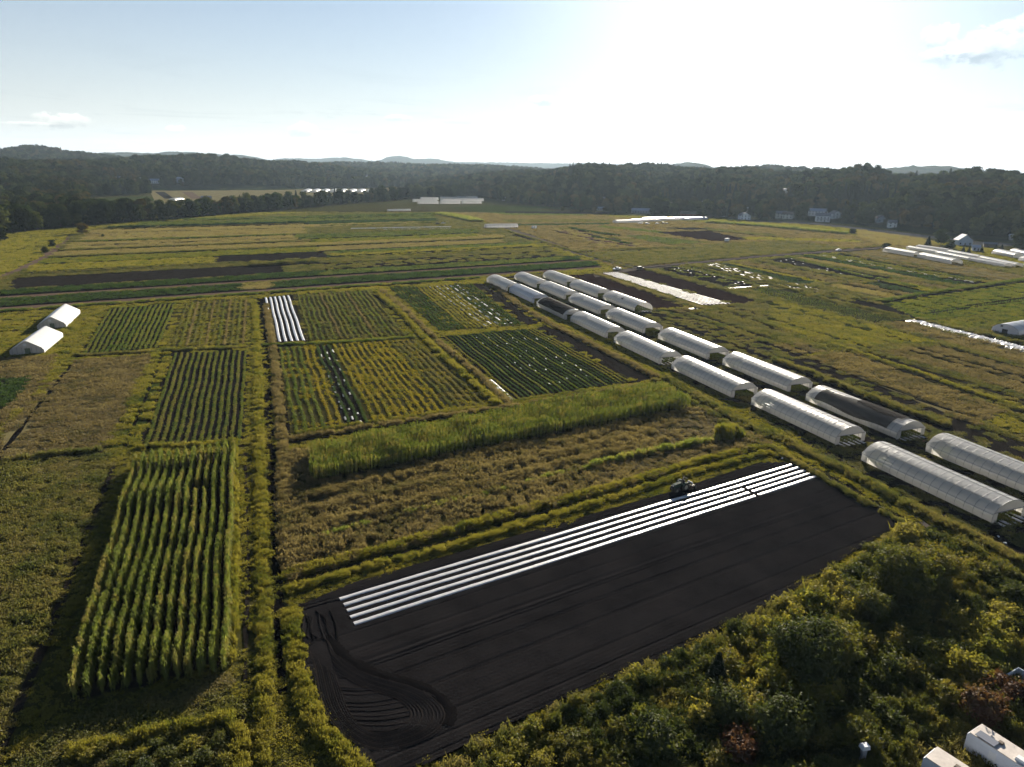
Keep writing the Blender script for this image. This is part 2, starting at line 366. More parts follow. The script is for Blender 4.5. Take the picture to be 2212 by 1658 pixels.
M['roof_grey'] = paint('grey_shingles', (0.13, 0.13, 0.145), 0.85, var=0.3)
M['roof_light'] = paint('pale_metal_roof', (0.30, 0.33, 0.39), 0.75, 0.0, spec=.2)
M['roof_brown'] = paint('brown_shingles', (0.12, 0.09, 0.07), 0.85)
M['glass'] = paint('dark_window_glass', (0.03, 0.035, 0.045), 0.08, var=0.0, spec=0.8)
M['black'] = paint('black_rubber', (0.018, 0.018, 0.018), 0.8)
M['tyre'] = paint('tyre_rubber', (0.022, 0.021, 0.020), 0.85, var=0.4, sc=6)
M['steel'] = paint('worn_steel', (0.13, 0.125, 0.12), 0.6, 0.2)

# ------------------------------------------------------------------ ground and hills
def disc_mesh(name, r, mat, z=0.0, n=96, rings=(0.01, .05, .15, .4, 1.0)):
    vs, fs = [(0, 0, z)], []
    for q in rings:
        vs += [(r * q * math.cos(2 * math.pi * i / n), r * q * math.sin(2 * math.pi * i / n), z) for i in range(n)]
    for k in range(len(rings)):
        for i in range(n):
            a, b = 1 + k * n + i, 1 + k * n + (i + 1) % n
            if k == 0: fs.append((0, a, b))
            else: fs.append((a - n, a, b, b - n))
    me = bpy.data.meshes.new(name); me.from_pydata(vs, [], fs); me.materials.append(mat); return me
tag(link('ground', disc_mesh("ground", 12000, M['e_ground'])), 'flat grassy valley floor under all the fields', kind='structure')

# foot of the woods, read along the far edge of the fields
EDGE = [(-300, 545), (-60, 522), (0, 508), (190, 490), (250, 484), (400, 473), (480, 466), (600, 456), (700, 447), (850, 435), (890, 430), (1040, 429), (1100, 440), (1230, 452),
        (1330, 462), (1500, 468), (1600, 476), (1660, 480), (1830, 494), (1900, 504), (2000, 520), (2080, 532), (2212, 548), (2500, 590)]
_e = np.array([G(*p) for p in EDGE]); EAZ, EDI = np.arctan2(_e[:, 0], _e[:, 1]), np.hypot(_e[:, 0], _e[:, 1])
def edge_dist(az): return np.interp(az, EAZ, EDI)
def px_az(vx):
    b = bearing(vx, 1.0); return math.atan2(b[0], b[1])
HILLS = [(70, 3300, 15, 62, 450), (-140, 3300, 8, 150, 500), (190, 3100, 4, 70, 400), (350, 2100, 1, 110, 330), (470, 2150, 2, 90, 330), (180, 1900, -7, 130, 300), (-60, 1800, -6, 120, 300), (620, 2300, -6, 120, 300),
         (250, 6500, 12, 60, 700), (400, 6700, 14, 90, 800), (520, 6600, 9, 50, 700), (860, 8200, 14, 34, 800), (930, 8200, 9, 40, 800), (740, 8800, 8, 60, 900), (640, 8600, 6, 60, 800), (1000, 8800, 3, 200, 800), (1300, 9000, 4, 300, 900),
         (800, 3200, -4, 150, 400), (1010, 2900, -6, 160, 450), (1130, 1700, -14, 100, 300), (1290, 1500, 1, 100, 300), (1420, 1800, 1, 110, 350), (1490, 4200, 11, 55, 450), (1390, 4300, 6, 60, 400), (1580, 1500, -4, 130, 350), (1680, 2300, 0, 130, 350), (1980, 4000, 12, 85, 500), (2080, 4000, 7, 60, 400),
         (1780, 1350, -3, 100, 260), (1870, 1250, 1, 60, 220), (1990, 1150, -13, 80, 220), (2110, 1180, -2, 90, 230), (2260, 1200, -4, 110, 230), (1720, 900, -38, 40, 90)]
def hill_h(x, y):
    d = np.hypot(x, y); h = np.zeros_like(d)
    for (vx, dist, pxs, sl, sr) in HILLS:
        az = px_az(vx); ux, uy = math.sin(az), math.cos(az)
        rad = x * ux + y * uy - dist; lat = (x * uy - y * ux) * dist / np.maximum(x * ux + y * uy, 200.)
        slm = sl * dist / FPX
        H = 60 + pxs * dist / FPX - 17
        g = H * np.exp(-0.5 * (lat / slm) ** 2 - 0.5 * (rad / sr) ** 2)
        h = (h ** 4 + np.maximum(g, 0) ** 4) ** 0.25
    az_ = np.arctan2(x, y); st_ = edge_dist(az_) + 15; open_ = np.interp(az_, [px_az(120), px_az(200), px_az(900), px_az(990)], [0, 1, 1, 0])
    st_ = st_ * (1 - open_) + np.maximum(st_, 1480) * open_; k = np.clip((d - st_) / 190, 0, 1); k = k * k * (3 - 2 * k)
    return k * (h + (vnoise(x, y, 140, 3) - 0.5) * 0.16 * h)
def build_hills():
    az = np.linspace(R(-56), R(56), 420); d = np.concatenate([np.linspace(620, 3600, 170), np.geomspace(3640, 11000, 90)])
    A, D = np.meshgrid(az, d, indexing='ij'); x, y = np.sin(A) * D, np.cos(A) * D
    h = hill_h(x, y)
    far = np.clip((D - 3000) / 800, 0, 1)
    h = h + far * (vnoise(x, y, 26, 5) - 0.4) * 14 * (h > 12)
    z = np.where(h < 2.0, -3.0, h - 2.0)
    V = np.stack([x, y, z], -1).reshape(-1, 3); n, m = A.shape
    i, j = np.meshgrid(np.arange(n - 1), np.arange(m - 1), indexing='ij'); a = (i * m + j).ravel()
    tag(link('hills', mesh_np('hills', V, np.stack([a, a + m, a + m + 1, a + 1], 1), M['e_hill'], True)), 'low wooded hills rising behind the valley', kind='structure')
build_hills()

# ------------------------------------------------------------------ plant templates (arrays of four-cornered leaves)
def leaves(r, P, size, bias=(0, 0, 0.6), asp=0.55, out_from=None, outw=0.0, flat=1.0):
    n = len(P); nrm = r.normal(size=(n, 3)) * np.array([1, 1, flat]) + np.array(bias)
    if out_from is not None:
        o = P - out_from; nrm += outw * o / (np.linalg.norm(o, axis=1, keepdims=True) + 1e-6)
    nrm /= np.linalg.norm(nrm, axis=1, keepdims=True)
    t = np.cross(nrm, r.normal(size=(n, 3))); t /= np.linalg.norm(t, axis=1, keepdims=True) + 1e-9
    b = np.cross(nrm, t)
    s = (size[0] + (size[1] - size[0]) * r.random(n))[:, None]
    return np.stack([P + t * s, P + b * s * asp, P - t * s, P - b * s * asp], 1)
def blades(r, P, h, w):
    n = len(P); a = r.random(n) * 6.283; lean = r.normal(size=(n, 2)) * 0.28
    hh = (h[0] + (h[1] - h[0]) * r.random(n))
    wv = np.stack([np.cos(a), np.sin(a), np.zeros(n)], 1) * (w[0] + (w[1] - w[0]) * r.random(n))[:, None]
    top = P + np.stack([lean[:, 0] * hh, lean[:, 1] * hh, hh], 1); mid = P + np.stack([lean[:, 0] * hh * .35, lean[:, 1] * hh * .35, hh * .55], 1)
    return np.stack([P - wv * .5, mid - wv * .6, top, mid + wv * .6], 1)
def tmesh(name, Q, mat):
    return mesh_np(name, Q.reshape(-1, 3), np.arange(len(Q) * 4).reshape(-1, 4), mat)
def tile_weeds(seed, size=2.2, plants=46, hmax=0.6):
    r = np.random.default_rng(seed); qs = []
    for k in range(plants):
        c = np.array([r.uniform(-size / 2, size / 2), r.uniform(-size / 2, size / 2), 0]); h = hmax * r.uniform(0.3, 1.0) ; w = r.uniform(0.12, 0.32)
        n = 7; P = c + np.stack([r.normal(size=n) * w, r.normal(size=n) * w, r.random(n) * h], 1)
        qs.append(leaves(r, P, (0.07, 0.2), bias=(0, 0, 0.5)))
    qs.append(blades(r, np.stack([r.uniform(-size / 2, size / 2, 50), r.uniform(-size / 2, size / 2, 50), np.zeros(50)], 1), (0.2, hmax * 1.2), (0.05, 0.14)))
    return np.concatenate(qs)
def tile_grass(seed, size=2.2, n=190, h=(0.15, 0.5)):
    r = np.random.default_rng(seed)
    c = r.uniform(-size / 2, size / 2, (24, 2)); k = r.integers(0, 24, n)
    P = np.concatenate([c[k] + r.normal(size=(n, 2)) * 0.16, np.zeros((n, 1))], 1)
    P2 = np.concatenate([r.uniform(-size / 2, size / 2, (70, 2)), np.full((70, 1), 0.12)], 1)
    return np.concatenate([blades(r, P, h, (0.06, 0.16)), leaves(r, P2, (0.08, 0.2), bias=(0, 0, 1.2))])
def tile_low(seed, size=2.2, n=230):
    r = np.random.default_rng(seed)
    c = r.uniform(-size / 2, size / 2, (34, 2)); k = r.integers(0, 34, n)
    P = np.concatenate([c[k] + r.normal(size=(n, 2)) * 0.14, r.random((n, 1)) * 0.3], 1)
    return leaves(r, P, (0.07, 0.17), bias=(0, 0, 0.9))
def tmpl_plant(seed, n=12, w=0.24, h=0.42, leaf=(0.08, 0.2)):
    r = np.random.default_rng(seed)
    P = np.stack([r.normal(size=n) * w * .6, r.normal(size=n) * w * .6, (0.1 + 0.9 * r.random(n)) * h], 1)
    return leaves(r, P, leaf, bias=(0, 0, 0.6), asp=0.6)
def tmpl_corn(seed, h=2.7):
    r = np.random.default_rng(seed); qs = []
    a0 = r.random() * 6.28
    for k in range(9):
        z = h * (0.22 + 0.72 * k / 8); a = a0 + (k % 2) * 3.14 + r.normal() * 0.5; L = r.uniform(0.34, 0.52) * (1 - 0.35 * (k / 8)); d = np.array([math.cos(a), math.sin(a), 0]); s = np.array([-d[1], d[0], 0]) * 0.07
        p0 = np.array([0, 0, z]); p1 = p0 + d * L * .45 + np.array([0, 0, 0.28]); p2 = p0 + d * L + np.array([0, 0, -0.05 - 0.3 * r.random()])
        qs += [np.array([p0 - s * .6, p1 - s, p1 + s, p0 + s * .6]), np.array([p1 - s, p2 - s * .2, p2 + s * .2, p1 + s])]
    for a in (0.3, 1.9):
        s = np.array([math.cos(a), math.sin(a), 0]) * 0.025; qs.append(np.array([-s, s, s + [0, 0, h], -s + [0, 0, h]]))
    for k in range(4):
        a = r.random() * 6.28; s = np.array([math.cos(a), math.sin(a), 0]); t = np.array([0, 0, h - 0.05]); e = t + s * 0.12 + np.array([0, 0, 0.18]); w = np.array([-s[1], s[0], 0]) * 0.03
        qs.append(np.array([t - w, e - w, e + w, t + w]))
    return np.array(qs)
def place_templates(T, pos, rot, scl):
    """repeat leaf templates: returns (n,4,3) leaves; scl (N,) or (N,3)"""
    res = []; k = rng.integers(0, len(T), len(pos)); scl = np.asarray(scl)
    if scl.ndim == 1: scl = np.stack([scl] * 3, 1)
    for i, t in enumerate(T):
        s = k == i
        if not s.any(): continue
        c, n = np.cos(rot[s])[:, None, None], np.sin(rot[s])[:, None, None]
        q = t[None] * scl[s][:, None, None, :]
        x, y = q[..., 0] * c - q[..., 1] * n, q[..., 0] * n + q[..., 1] * c
        w = np.stack([x, y, q[..., 2]], -1) + pos[s][:, None, None, :]
        res.append(w.reshape(-1, 4, 3))
    return np.concatenate(res)

# ------------------------------------------------------------------ scattering (for what nobody could count)
PROTO = {}
def proto_coll(key, meshes):
    if key not in PROTO:
        c = bpy.data.collections.new(key)
        for i, me in enumerate(meshes):
            c.objects.link(bpy.data.objects.new('%s_%d' % (key, i), me))
        PROTO[key] = (c, len(meshes))
    return PROTO[key]
def scatter(name, label, coll, P, rot, scl, cat=None):
    c, n = coll
    me = bpy.data.meshes.new(name); N = len(P)
    me.vertices.add(N); me.vertices.foreach_set('co', np.asarray(P, np.float32).ravel())
    at = me.attributes.new('turn', 'FLOAT_VECTOR', 'POINT'); at.data.foreach_set('vector', np.stack([np.zeros(N), np.zeros(N), rot], 1).astype(np.float32).ravel())
    at = me.attributes.new('size', 'FLOAT_VECTOR', 'POINT'); at.data.foreach_set('vector', np.asarray(scl, np.float32).ravel())
    at = me.attributes.new('pick', 'INT', 'POINT'); at.data.foreach_set('value', rng.integers(0, n, N).astype(np.int32))
    o = link(name, me); g = bpy.data.node_groups.new(name, 'GeometryNodeTree')
    g.interface.new_socket('Geometry', in_out='INPUT', socket_type='NodeSocketGeometry'); g.interface.new_socket('Geometry', in_out='OUTPUT', socket_type='NodeSocketGeometry')
    gi, go = g.nodes.new('NodeGroupInput'), g.nodes.new('NodeGroupOutput')
    ci = g.nodes.new('GeometryNodeCollectionInfo'); ci.inputs['Collection'].default_value = c; ci.inputs['Separate Children'].default_value = True
    ip = g.nodes.new('GeometryNodeInstanceOnPoints'); ip.inputs['Pick Instance'].default_value = True
    def attr(nm, tp):
        a = g.nodes.new('GeometryNodeInputNamedAttribute'); a.data_type = tp; a.inputs[0].default_value = nm
        return next(s for s in a.outputs if s.enabled and s.name == 'Attribute')
    er = g.nodes.new('FunctionNodeEulerToRotation'); L = g.links.new
    L(attr('turn', 'FLOAT_VECTOR'), er.inputs[0]); L(er.outputs[0], ip.inputs['Rotation']); L(attr('size', 'FLOAT_VECTOR'), ip.inputs['Scale']); L(attr('pick', 'INT'), ip.inputs['Instance Index'])
    L(gi.outputs[0], ip.inputs['Points']); L(ci.outputs[0], ip.inputs['Instance']); L(ip.outputs[0], go.inputs[0])
    md = o.modifiers.new('scatter', 'NODES'); md.node_group = g
    return tag(o, label, cat, kind='stuff')
TILE = {}
def tiles(kind, mat):
    key = kind + '_' + mat
    if key not in TILE:
        f = {'weeds': lambda s: tile_weeds(s), 'grass': lambda s: tile_grass(s), 'tall': lambda s: tile_weeds(s + 50, 1.5, 40, 1.1), 'low': lambda s: tile_low(s)}[kind]
        TILE[key] = proto_coll(key, [tmesh(key, f(11 + i), M[mat]) for i in range(4)])
    return TILE[key]

# ------------------------------------------------------------------ fields
ORI = dict(c1=(0, 272.7), c2=(553, 272.7), c3=(1105.9, 272.7), c4=(1658.9, 272.7), c5=(0, 572.6), c6=(553, 572.6), c7=(1008.9, 545.3), c8=(1658.9, 599.9),
           d1=(0, 954.4), d2=(0, 1243.4), d3=(553, 872.5), d4=(553, 1243.4), d5=(1105.9, 818), d6=(1105.9, 1243.4), d7=(1658.9, 818), d8=(1658.9, 1243.4))
def q(k, *pts): return [(ORI[k][0] + x * .25, ORI[k][1] + y * .25) for x, y in pts]
FIELDS = []
LAYER = [0.0]
def sheet(name, poly, mat, z, wob=0.0, label=None, n=14):
    """flat ground sheet with slightly uneven edges"""
    vs = []
    for i in range(len(poly)):
        a, b = np.array(poly[i]), np.array(poly[(i + 1) % len(poly)]); L = np.hypot(*(b - a)); m = max(1, min(40, int(L / 2.5))) if wob else 1
        nrm = np.array([b[1] - a[1], a[0] - b[0]]) / max(L, 1e-6)
        for k in range(m):
            p = a + (b - a) * k / m
            if wob and k: p = p + nrm * (vnoise(p[0], p[1], 3.0, 9) - 0.5) * 2 * wob
            vs.append((p[0], p[1], z))
    bm = bmesh.new(); f = bm.faces.new([bm.verts.new(v) for v in vs]); bm.normal_update()
    if f.normal.z < 0: bmesh.ops.reverse_faces(bm, faces=[f])
    bmesh.ops.triangulate(bm, faces=bm.faces)
    me = bpy.data.meshes.new(name); bm.to_mesh(me); bm.free(); me.materials.append(M[mat])
    return tag(link(name, me), label, kind='structure')
def field(desc, pts, soil, cover=None, tile='weeds', h=1.0, dens=1.0, cname=None, wob=0.35, sheet_name='field', hvar=0.6):
    poly = [G(*p) for p in pts]
    LAYER[0] += 0.0006
    o = sheet(sheet_name, poly, soil, 0.03 + LAYER[0], wob, desc)
    FIELDS.append(dict(desc=desc, poly=poly, cover=cover, tile=tile, h=h, dens=dens, cname=cname or ('grass' if tile == 'grass' else 'weeds'), hvar=hvar, pts=pts))
    return o
UL = math.radians(29.5)
def vp(ang):
    d = MWn.T @ np.array([math.cos(ang), math.sin(ang), 0]); return CX + FPX * d[0] / -d[2], CY - FPX * d[1] / -d[2]
VPU = vp(UL)
def strip(xr_, zt, zb, xl, xr, desc, soil, cover=None, **kw):
    def at(x, y): return (x, y + (y - VPU[1]) * (x - xr_) / (xr_ - VPU[0]))
    yt, yb = 272.7 + zt / 4, 272.7 + zb / 4
    return field(desc, [at(xl, yt), at(xr, yt), at(xr + 2, yb), at(xl - 4, yb)], soil, cover, **kw)

# far left striped fields
field('broad olive field of long strips in the far left', [(205, 494), (560, 466), (880, 445), (960, 455), (1100, 500), (1235, 560), (1300, 578), (600, 618), (0, 656), (0, 604), (80, 562), (150, 512)], 'e_olive', 'olive', h=0.7)
field('bright yellow green meadow at the left edge below the wood', [(-40, 527), (0, 518), (145, 508), (118, 540), (60, 575), (0, 594), (-40, 605)], 'e_green', 'yellow', 'grass', 1.0)
strip(553, 790, 800, 400, 940, 'thin green strip nearest the tree belt', 'e_green', 'green')
strip(553, 806, 836, 300, 940, 'green strip below the tree belt', 'e_green', 'green', tile='low')
strip(553, 862, 888, 195, 900, 'pale green strip below the dark hedge', 'e_tan', 'tan', tile='grass')
strip(553, 890, 943, 180, 660, 'wide tan strip of dry grass', 'e_tan', 'tan', tile='grass')
strip(553, 958, 1005, 150, 660, 'second tan strip of dry grass', 'e_tan', 'tan', tile='grass')
strip(553, 1021, 1053, 118, 1085, 'long tan strip running to the lane', 'e_tan', 'tan', tile='grass')
strip(553, 1068, 1110, 85, 705, 'bright green strip', 'e_green', 'bright', tile='grass', h=0.8)
strip(553, 1114, 1165, 465, 705, 'dark bare strip beside the yellow strip', 'e_dark')
strip(553, 1114, 1165, 70, 462, 'yellow green strip left of the dark bare strip', 'e_green', 'yellow', tile='grass')
strip(553, 1205, 1288, 25, 612, 'long black bare strip in the far left', 'e_dark')
strip(700, 1248, 1290, 560, 1235, 'dark green crop strip right of the black strip', 'e_dark', 'dark', tile='low', cname='crop_leaves')
strip(553, 1292, 1332, -20, 1250, 'dark green crop strip above the first dirt track', 'e_dark', 'dark', tile='low', h=1.6, cname='crop_leaves')
strip(553, 1336, 1353, -20, 1290, 'upper pinkish dirt track', 'e_track', sheet_name='path')
strip(553, 1357, 1413, -20, 1290, 'dark green crop strip between the two dirt tracks', 'e_dark', 'dark', tile='low', h=1.6, cname='crop_leaves')
strip(553, 1357, 1413, 522, 585, 'patch of dry grass between the two dirt tracks', 'e_tan', 'tan', tile='grass')
strip(553, 1417, 1437, -20, 1300, 'lower pinkish dirt track', 'e_track', sheet_name='path')
strip(900, 905, 942, 640, 1035, 'dark green strip below the white plastic row', 'e_green', 'green', tile='low', cname='crop_leaves')
strip(750, 964, 1000, 672, 1035, 'bright green strip right of the tan strips', 'e_green', 'bright', tile='grass', h=0.7)
strip(900, 1002, 1044, 690, 1090, 'pinkish dry strip', 'e_tan', 'tan', tile='grass', h=.7)
strip(900, 1046, 1090, 712, 1150, 'plain green strip right of the bright green one', 'e_green', 'green', tile='low', cname='crop_leaves')
strip(760, 1096, 1144, 708, 1180, 'yellow green strip right of the dark bare strip', 'e_green', 'yellow', tile='grass', h=0.7)
strip(900, 1152, 1196, 700, 1200, 'dull dark strip', 'e_dark', 'olive', dens=0.5)
strip(900, 1204, 1240, 700, 1215, 'green strip beside the olive hedge', 'e_green', 'green', tile='low', cname='crop_leaves')
strip(800, 760, 785, 690, 935, 'far green strip near the white tunnels', 'e_green', 'green', tile='low', cname='crop_leaves')
strip(800, 815, 838, 660, 945, 'far dark green strip', 'e_dark', 'dark', tile='low', cname='crop_leaves')
# far middle and right
field('wide tan field beyond the gravel lane', [(965, 456), (1060, 445), (1230, 456), (1330, 470), (1560, 484), (1830, 508), (2000, 524), (2060, 538), (1909, 536), (1659, 555), (1366, 581), (1325, 577), (1150, 508)], 'e_olive', 'brown', 'grass')
field('green strips in front of the far tunnels', [(965, 449), (1060, 443), (1240, 460), (1290, 468), (1100, 466)], 'e_green', 'green', 'low', cname='crop_leaves')
for k_, (x0, y0, x1, y1, th, so_, co_, ti_, nm_) in enumerate([(-60, 690, 900, 700, 22, 'e_green', 'green', 'low', 'green'), (-60, 738, 850, 742, 16, 'e_dark', None, None, 'bare dark'), (-60, 772, 820, 775, 28, 'e_tan', 'brown', 'grass', 'brown grass'), (-60, 812, 860, 808, 22, 'e_olive', 'olive', 'weeds', 'olive'), (-60, 852, 860, 838, 14, 'e_dark', 'dark', 'low', 'dark'),
        (420, 880, 1060, 990, 26, 'e_olive', 'olive', 'weeds', 'olive slanting'), (560, 862, 1250, 960, 20, 'e_tan', 'brown', 'weeds', 'brown slanting'), (760, 860, 1400, 925, 18, 'e_olive', 'green', 'weeds', 'green slanting'), (1060, 862, 1660, 895, 14, 'e_tan', 'brown', 'weeds', 'second brown slanting'), (200, 905, 760, 1060, 22, 'e_olive', 'brown', 'weeds', 'third brown slanting'), (1680, 880, 2300, 945, 24, 'e_olive', 'olive', 'weeds', 'olive far'), (1760, 930, 2700, 1000, 20, 'e_tan', 'brown', 'weeds', 'brown far'), (2000, 960, 3000, 985, 24, 'e_green', 'yellow', 'grass', 'yellow green far')]):
    field(nm_ + ' strip in the wide field beyond the lanes', q('c3', (x0, y0), (x1, y1), (x1, y1 + th), (x0, y0 + th)), so_, co_, **({'tile': ti_} if ti_ else {}))
field('olive weeds above the gravel lane', q('c3', (560, 1100), (1400, 1040), (2400, 990), (2900, 1060), (2212, 1120), (1050, 1215), (900, 1205)), 'e_olive', 'olive')
field('brown bare field with a small white box', q('c3', (1230, 920), (1700, 905), (2050, 985), (1750, 1000), (1350, 940)), 'e_red')
field('green strip in the tan field', q('c3', (950, 950), (1130, 945), (1700, 1010), (1350, 1030)), 'e_green', 'green', 'low', cname='crop_leaves')
field('dark bare patch by the bushes', q('c3', (1300, 880), (1600, 880), (1760, 895), (1500, 905)), 'e_dark')
field('black bare strip by the far lane', q('c3', (0, 915), (150, 945), (300, 985), (150, 985), (0, 945)), 'e_dark')
field('pinkish strip beside the far lane', q('c3', (330, 885), (560, 905), (1150, 1030), (780, 1045)), 'e_track', 'tan', 'grass', dens=0.6)
field('rough grass by the houses', q('c4', (770, 900), (860, 895), (1380, 950), (1430, 1030), (1000, 1040), (760, 950)), 'e_tan', 'tan', 'grass')
# middle right, between the gravel lane and the big tunnels
field('olive fields right of the big tunnels', [(1366, 584), (1659, 559), (1909, 539), (2300, 592), (2300, 1000), (2212, 960), (1960, 840), (1700, 735), (1425, 640), (1290, 590)], 'e_olive', 'olive')
GUD, GWD = np.array([math.cos(R(111)), math.sin(R(111))]), np.array([math.cos(R(21)), math.sin(R(21))])
def GS(s, t): return tuple(GWD * s + GUD * t)
DL2 = []
def field_w(desc, poly, soil, cover, tile='weeds', h=.8, dens=1.0):
    LAYER[0] += 0.0006
    sheet('field', poly, soil, 0.03 + LAYER[0], 0.3, desc)
    FIELDS.append(dict(desc=desc, poly=poly, cover=cover, tile=tile, h=h, dens=dens, cname='grass' if tile == 'grass' else 'weeds', hvar=.6))
def strips(s0, s1, t0, t1, wmin, wmax, seed, place, slant=0.0, kinds=('olive', 'brown', 'yellow', 'olive', 'soil', 'tan', 'dark', 'brown', 'olive')):
    r = np.random.default_rng(seed); s = s0; k = 0
    while s < s1 - 2 and k < 20:
        e = min(s1, s + r.uniform(wmin, wmax)); kd = kinds[(k * 5 + seed) % len(kinds)]; g = r.uniform(.5, 1.3)
        soil = {'tan': 'e_tan', 'dark': 'e_dark', 'soil': 'e_dark', 'green': 'e_green', 'yellow': 'e_green'}.get(kd, 'e_olive')
        poly = [GS(s + g, t0), GS(e - .2, t0), GS(e - .2, t1 + slant * (e - s0)), GS(s + g, t1 + slant * (s - s0))]
        field_w('%s %s strip from the left %s' % (STN[k], {'tan': 'pale tan', 'dark': 'dark leafy', 'soil': 'bare dark', 'green': 'green', 'yellow': 'yellow green', 'olive': 'olive', 'brown': 'brown weedy'}[kd], place), poly, soil, None if kd == 'soil' else kd, 'low' if kd in ('dark', 'green') else 'grass' if kd in ('tan', 'yellow') else 'weeds', h=r.uniform(.6, 1.1))
        if r.random() < .75: DL2.append(([GS(s, t0), GS(s, (t0 + t1) / 2), GS(s, t1 + slant * (s - s0))], g, '%s dark furrow from the left %s' % (STN[k], place)))
        s = e; k += 1
STN = ['first', 'second', 'third', 'fourth', 'fifth', 'sixth', 'seventh', 'eighth', 'ninth', 'tenth', 'eleventh', 'twelfth', 'thirteenth', 'fourteenth', 'fifteenth', 'sixteenth', 'seventeenth', 'eighteenth', 'nineteenth', 'twentieth']
strips(158, 262, 30, 172, 5, 13, 3, 'in the near right block', kinds=('olive', 'brown', 'olive', 'brown', 'olive', 'yellow', 'brown', 'olive'))
strips(158, 234, 177, 257, 6, 14, 5, 'in the block behind the big tunnels', kinds=('olive', 'brown', 'olive', 'brown', 'olive', 'yellow', 'olive'))
strips(226, 480, 296, 360, 7, 16, 8, 'between the shining rows and the right tunnels', slant=.23)
strips(262, 420, 210, 290, 7, 15, 4, 'below the right tunnels')
field('dark red bare field beside the upper tunnels', q('c3', (470, 1290), (720, 1275), (1500, 1560), (1220, 1588)), 'e_red')
field('ground under the shining plastic rows', q('c3', (770, 1272), (910, 1264), (1900, 1545), (1640, 1558)), 'e_dark')
field('dark red bare field right of the shining plastic rows', q('c3', (910, 1258), (1150, 1240), (2130, 1512), (2090, 1530), (1905, 1543)), 'e_red')
field('brown bare field with seed rows', q('c3', (1190, 1222), (1400, 1212), (2020, 1380), (1860, 1400)), 'e_dark', 'mixed', 'low', dens=0.25)
field('green lined field above the brown bare field', q('c3', (1430, 1222), (1560, 1205), (2212, 1370), (2212, 1400)), 'e_olive', 'mixed', 'low', cname='crop_leaves')
field('olive field with white scraps', q('c3', (1580, 1196), (1740, 1180), (2700, 1430), (2950, 1480), (2930, 1520), (2850, 1530), (2300, 1410)), 'e_olive', 'olive', dens=.7)
field('field of fine dark green lines', q('c4', (-190, 1415), (20, 1395), (1180, 1680), (880, 1710)), 'e_dark')
field('bright green long strip', q('c4', (330, 1112), (560, 1100), (1960, 1330), (1780, 1350)), 'e_green', 'bright', 'low', cname='crop_leaves')
field('dark green long strip', q('c4', (250, 1118), (320, 1112), (1760, 1362), (1600, 1372)), 'e_dark', 'dark', 'low', cname='crop_leaves', h=1.3)
field('brown fallow strip below the right tunnels', q('c4', (690, 1090), (980, 1068), (2400, 1330), (2300, 1350), (1980, 1330)), 'e_tan', 'brown', 'grass', dens=0.6, h=.6)
field('bright green field with rows at the right edge', q('c4', (960, 1530), (2212, 1340), (2600, 1290), (2600, 1690), (1580, 1760), (1100, 1580)), 'e_green', 'bright', 'grass', h=0.6)
field('black strip in the bright green field', q('c4', (1360, 1610), (1900, 1520), (2400, 1430), (2400, 1480), (1900, 1560), (1450, 1630)), 'e_dark')
field('olive weed field beside the upper tunnels', [(1400, 690), (1500, 674), (1590, 670), (1800, 745), (1700, 745), (1580, 765)], 'e_olive', 'olive', h=.9)
field('green weed field right of the big tunnels', q('c8', (0, 240), (200, 240), (1230, 560), (780, 605), (0, 420)), 'e_green', 'yellow', 'weeds', h=.8)
field('brown weed field right of the big tunnels', q('c8', (200, 715), (560, 665), (760, 655), (2060, 1160), (1700, 1340), (1560, 1280)), 'e_tan', 'brown', 'weeds')
field('brown weeds below the crumpled white plastic', q('c8', (980, 400), (1190, 385), (2400, 690), (2400, 800), (2200, 760)), 'e_tan', 'brown', 'weeds')
field('dark soil beside the crumpled white plastic', q('c8', (1170, 372), (1300, 362), (2400, 630), (2400, 680)), 'e_dark')
# left block of small fields
field('fallow meadow left of the white greenhouses', [(-60, 690), (0, 683), (85, 672), (40, 720), (-60, 830)], 'e_olive', 'yellow', 'grass', h=.8)
field('brown weeds in front of the white greenhouses', [(-60, 785), (0, 775), (150, 768), (60, 870), (-10, 940), (-60, 950)], 'e_tan', 'brown')
field('dark leafy crop patch at the left edge', [(-60, 822), (-5, 820), (68, 815), (38, 860), (-8, 912), (-60, 930)], 'e_dark', 'dark', 'tall', cname='crop_leaves', h=.6)
field('grassy strip beside the white greenhouses', [(175, 675), (228, 668), (170, 768), (0, 962), (-60, 1000), (-40, 950), (80, 850)], 'e_olive', 'yellow', 'weeds', h=.8)
field('field of bright leafy rows', [(232, 668), (384, 655), (345, 753), (170, 769)], 'e_dark')
field('weedy field right of the bright leafy rows', [(390, 655), (543, 643), (538, 748), (357, 752)], 'e_olive', 'yellow', 'grass', h=.4, dens=.5)
field('brown grass field beside the dark rows', [(160, 780), (328, 768), (225, 968), (0, 992), (-60, 1000)], 'e_tan', 'brown', 'weeds', h=.9)
field('green grass strip left of the dark rows', [(332, 766), (368, 763), (300, 965), (228, 968)], 'e_green', 'yellow', 'weeds', h=1.1)
field('black soil of the leafy dark rows', [(370, 763), (538, 757), (527, 966), (298, 972)], 'e_dark')
field('yellow olive meadow left of the tall corn block', [(-60, 1008), (0, 1000), (222, 978), (240, 985), (190, 1130), (100, 1350), (0, 1620), (-60, 1800)], 'e_olive', 'olive', 'weeds', h=1.1)
field('dark soil under the tall corn block', [(288, 1010), (512, 968), (502, 1440), (150, 1520)], 'e_dark')
field('weedy ground in front of the tall corn block', [(150, 1560), (505, 1450), (520, 1570), (500, 1680), (60, 1720), (20, 1640)], 'e_olive', 'olive', 'weeds', h=.9)
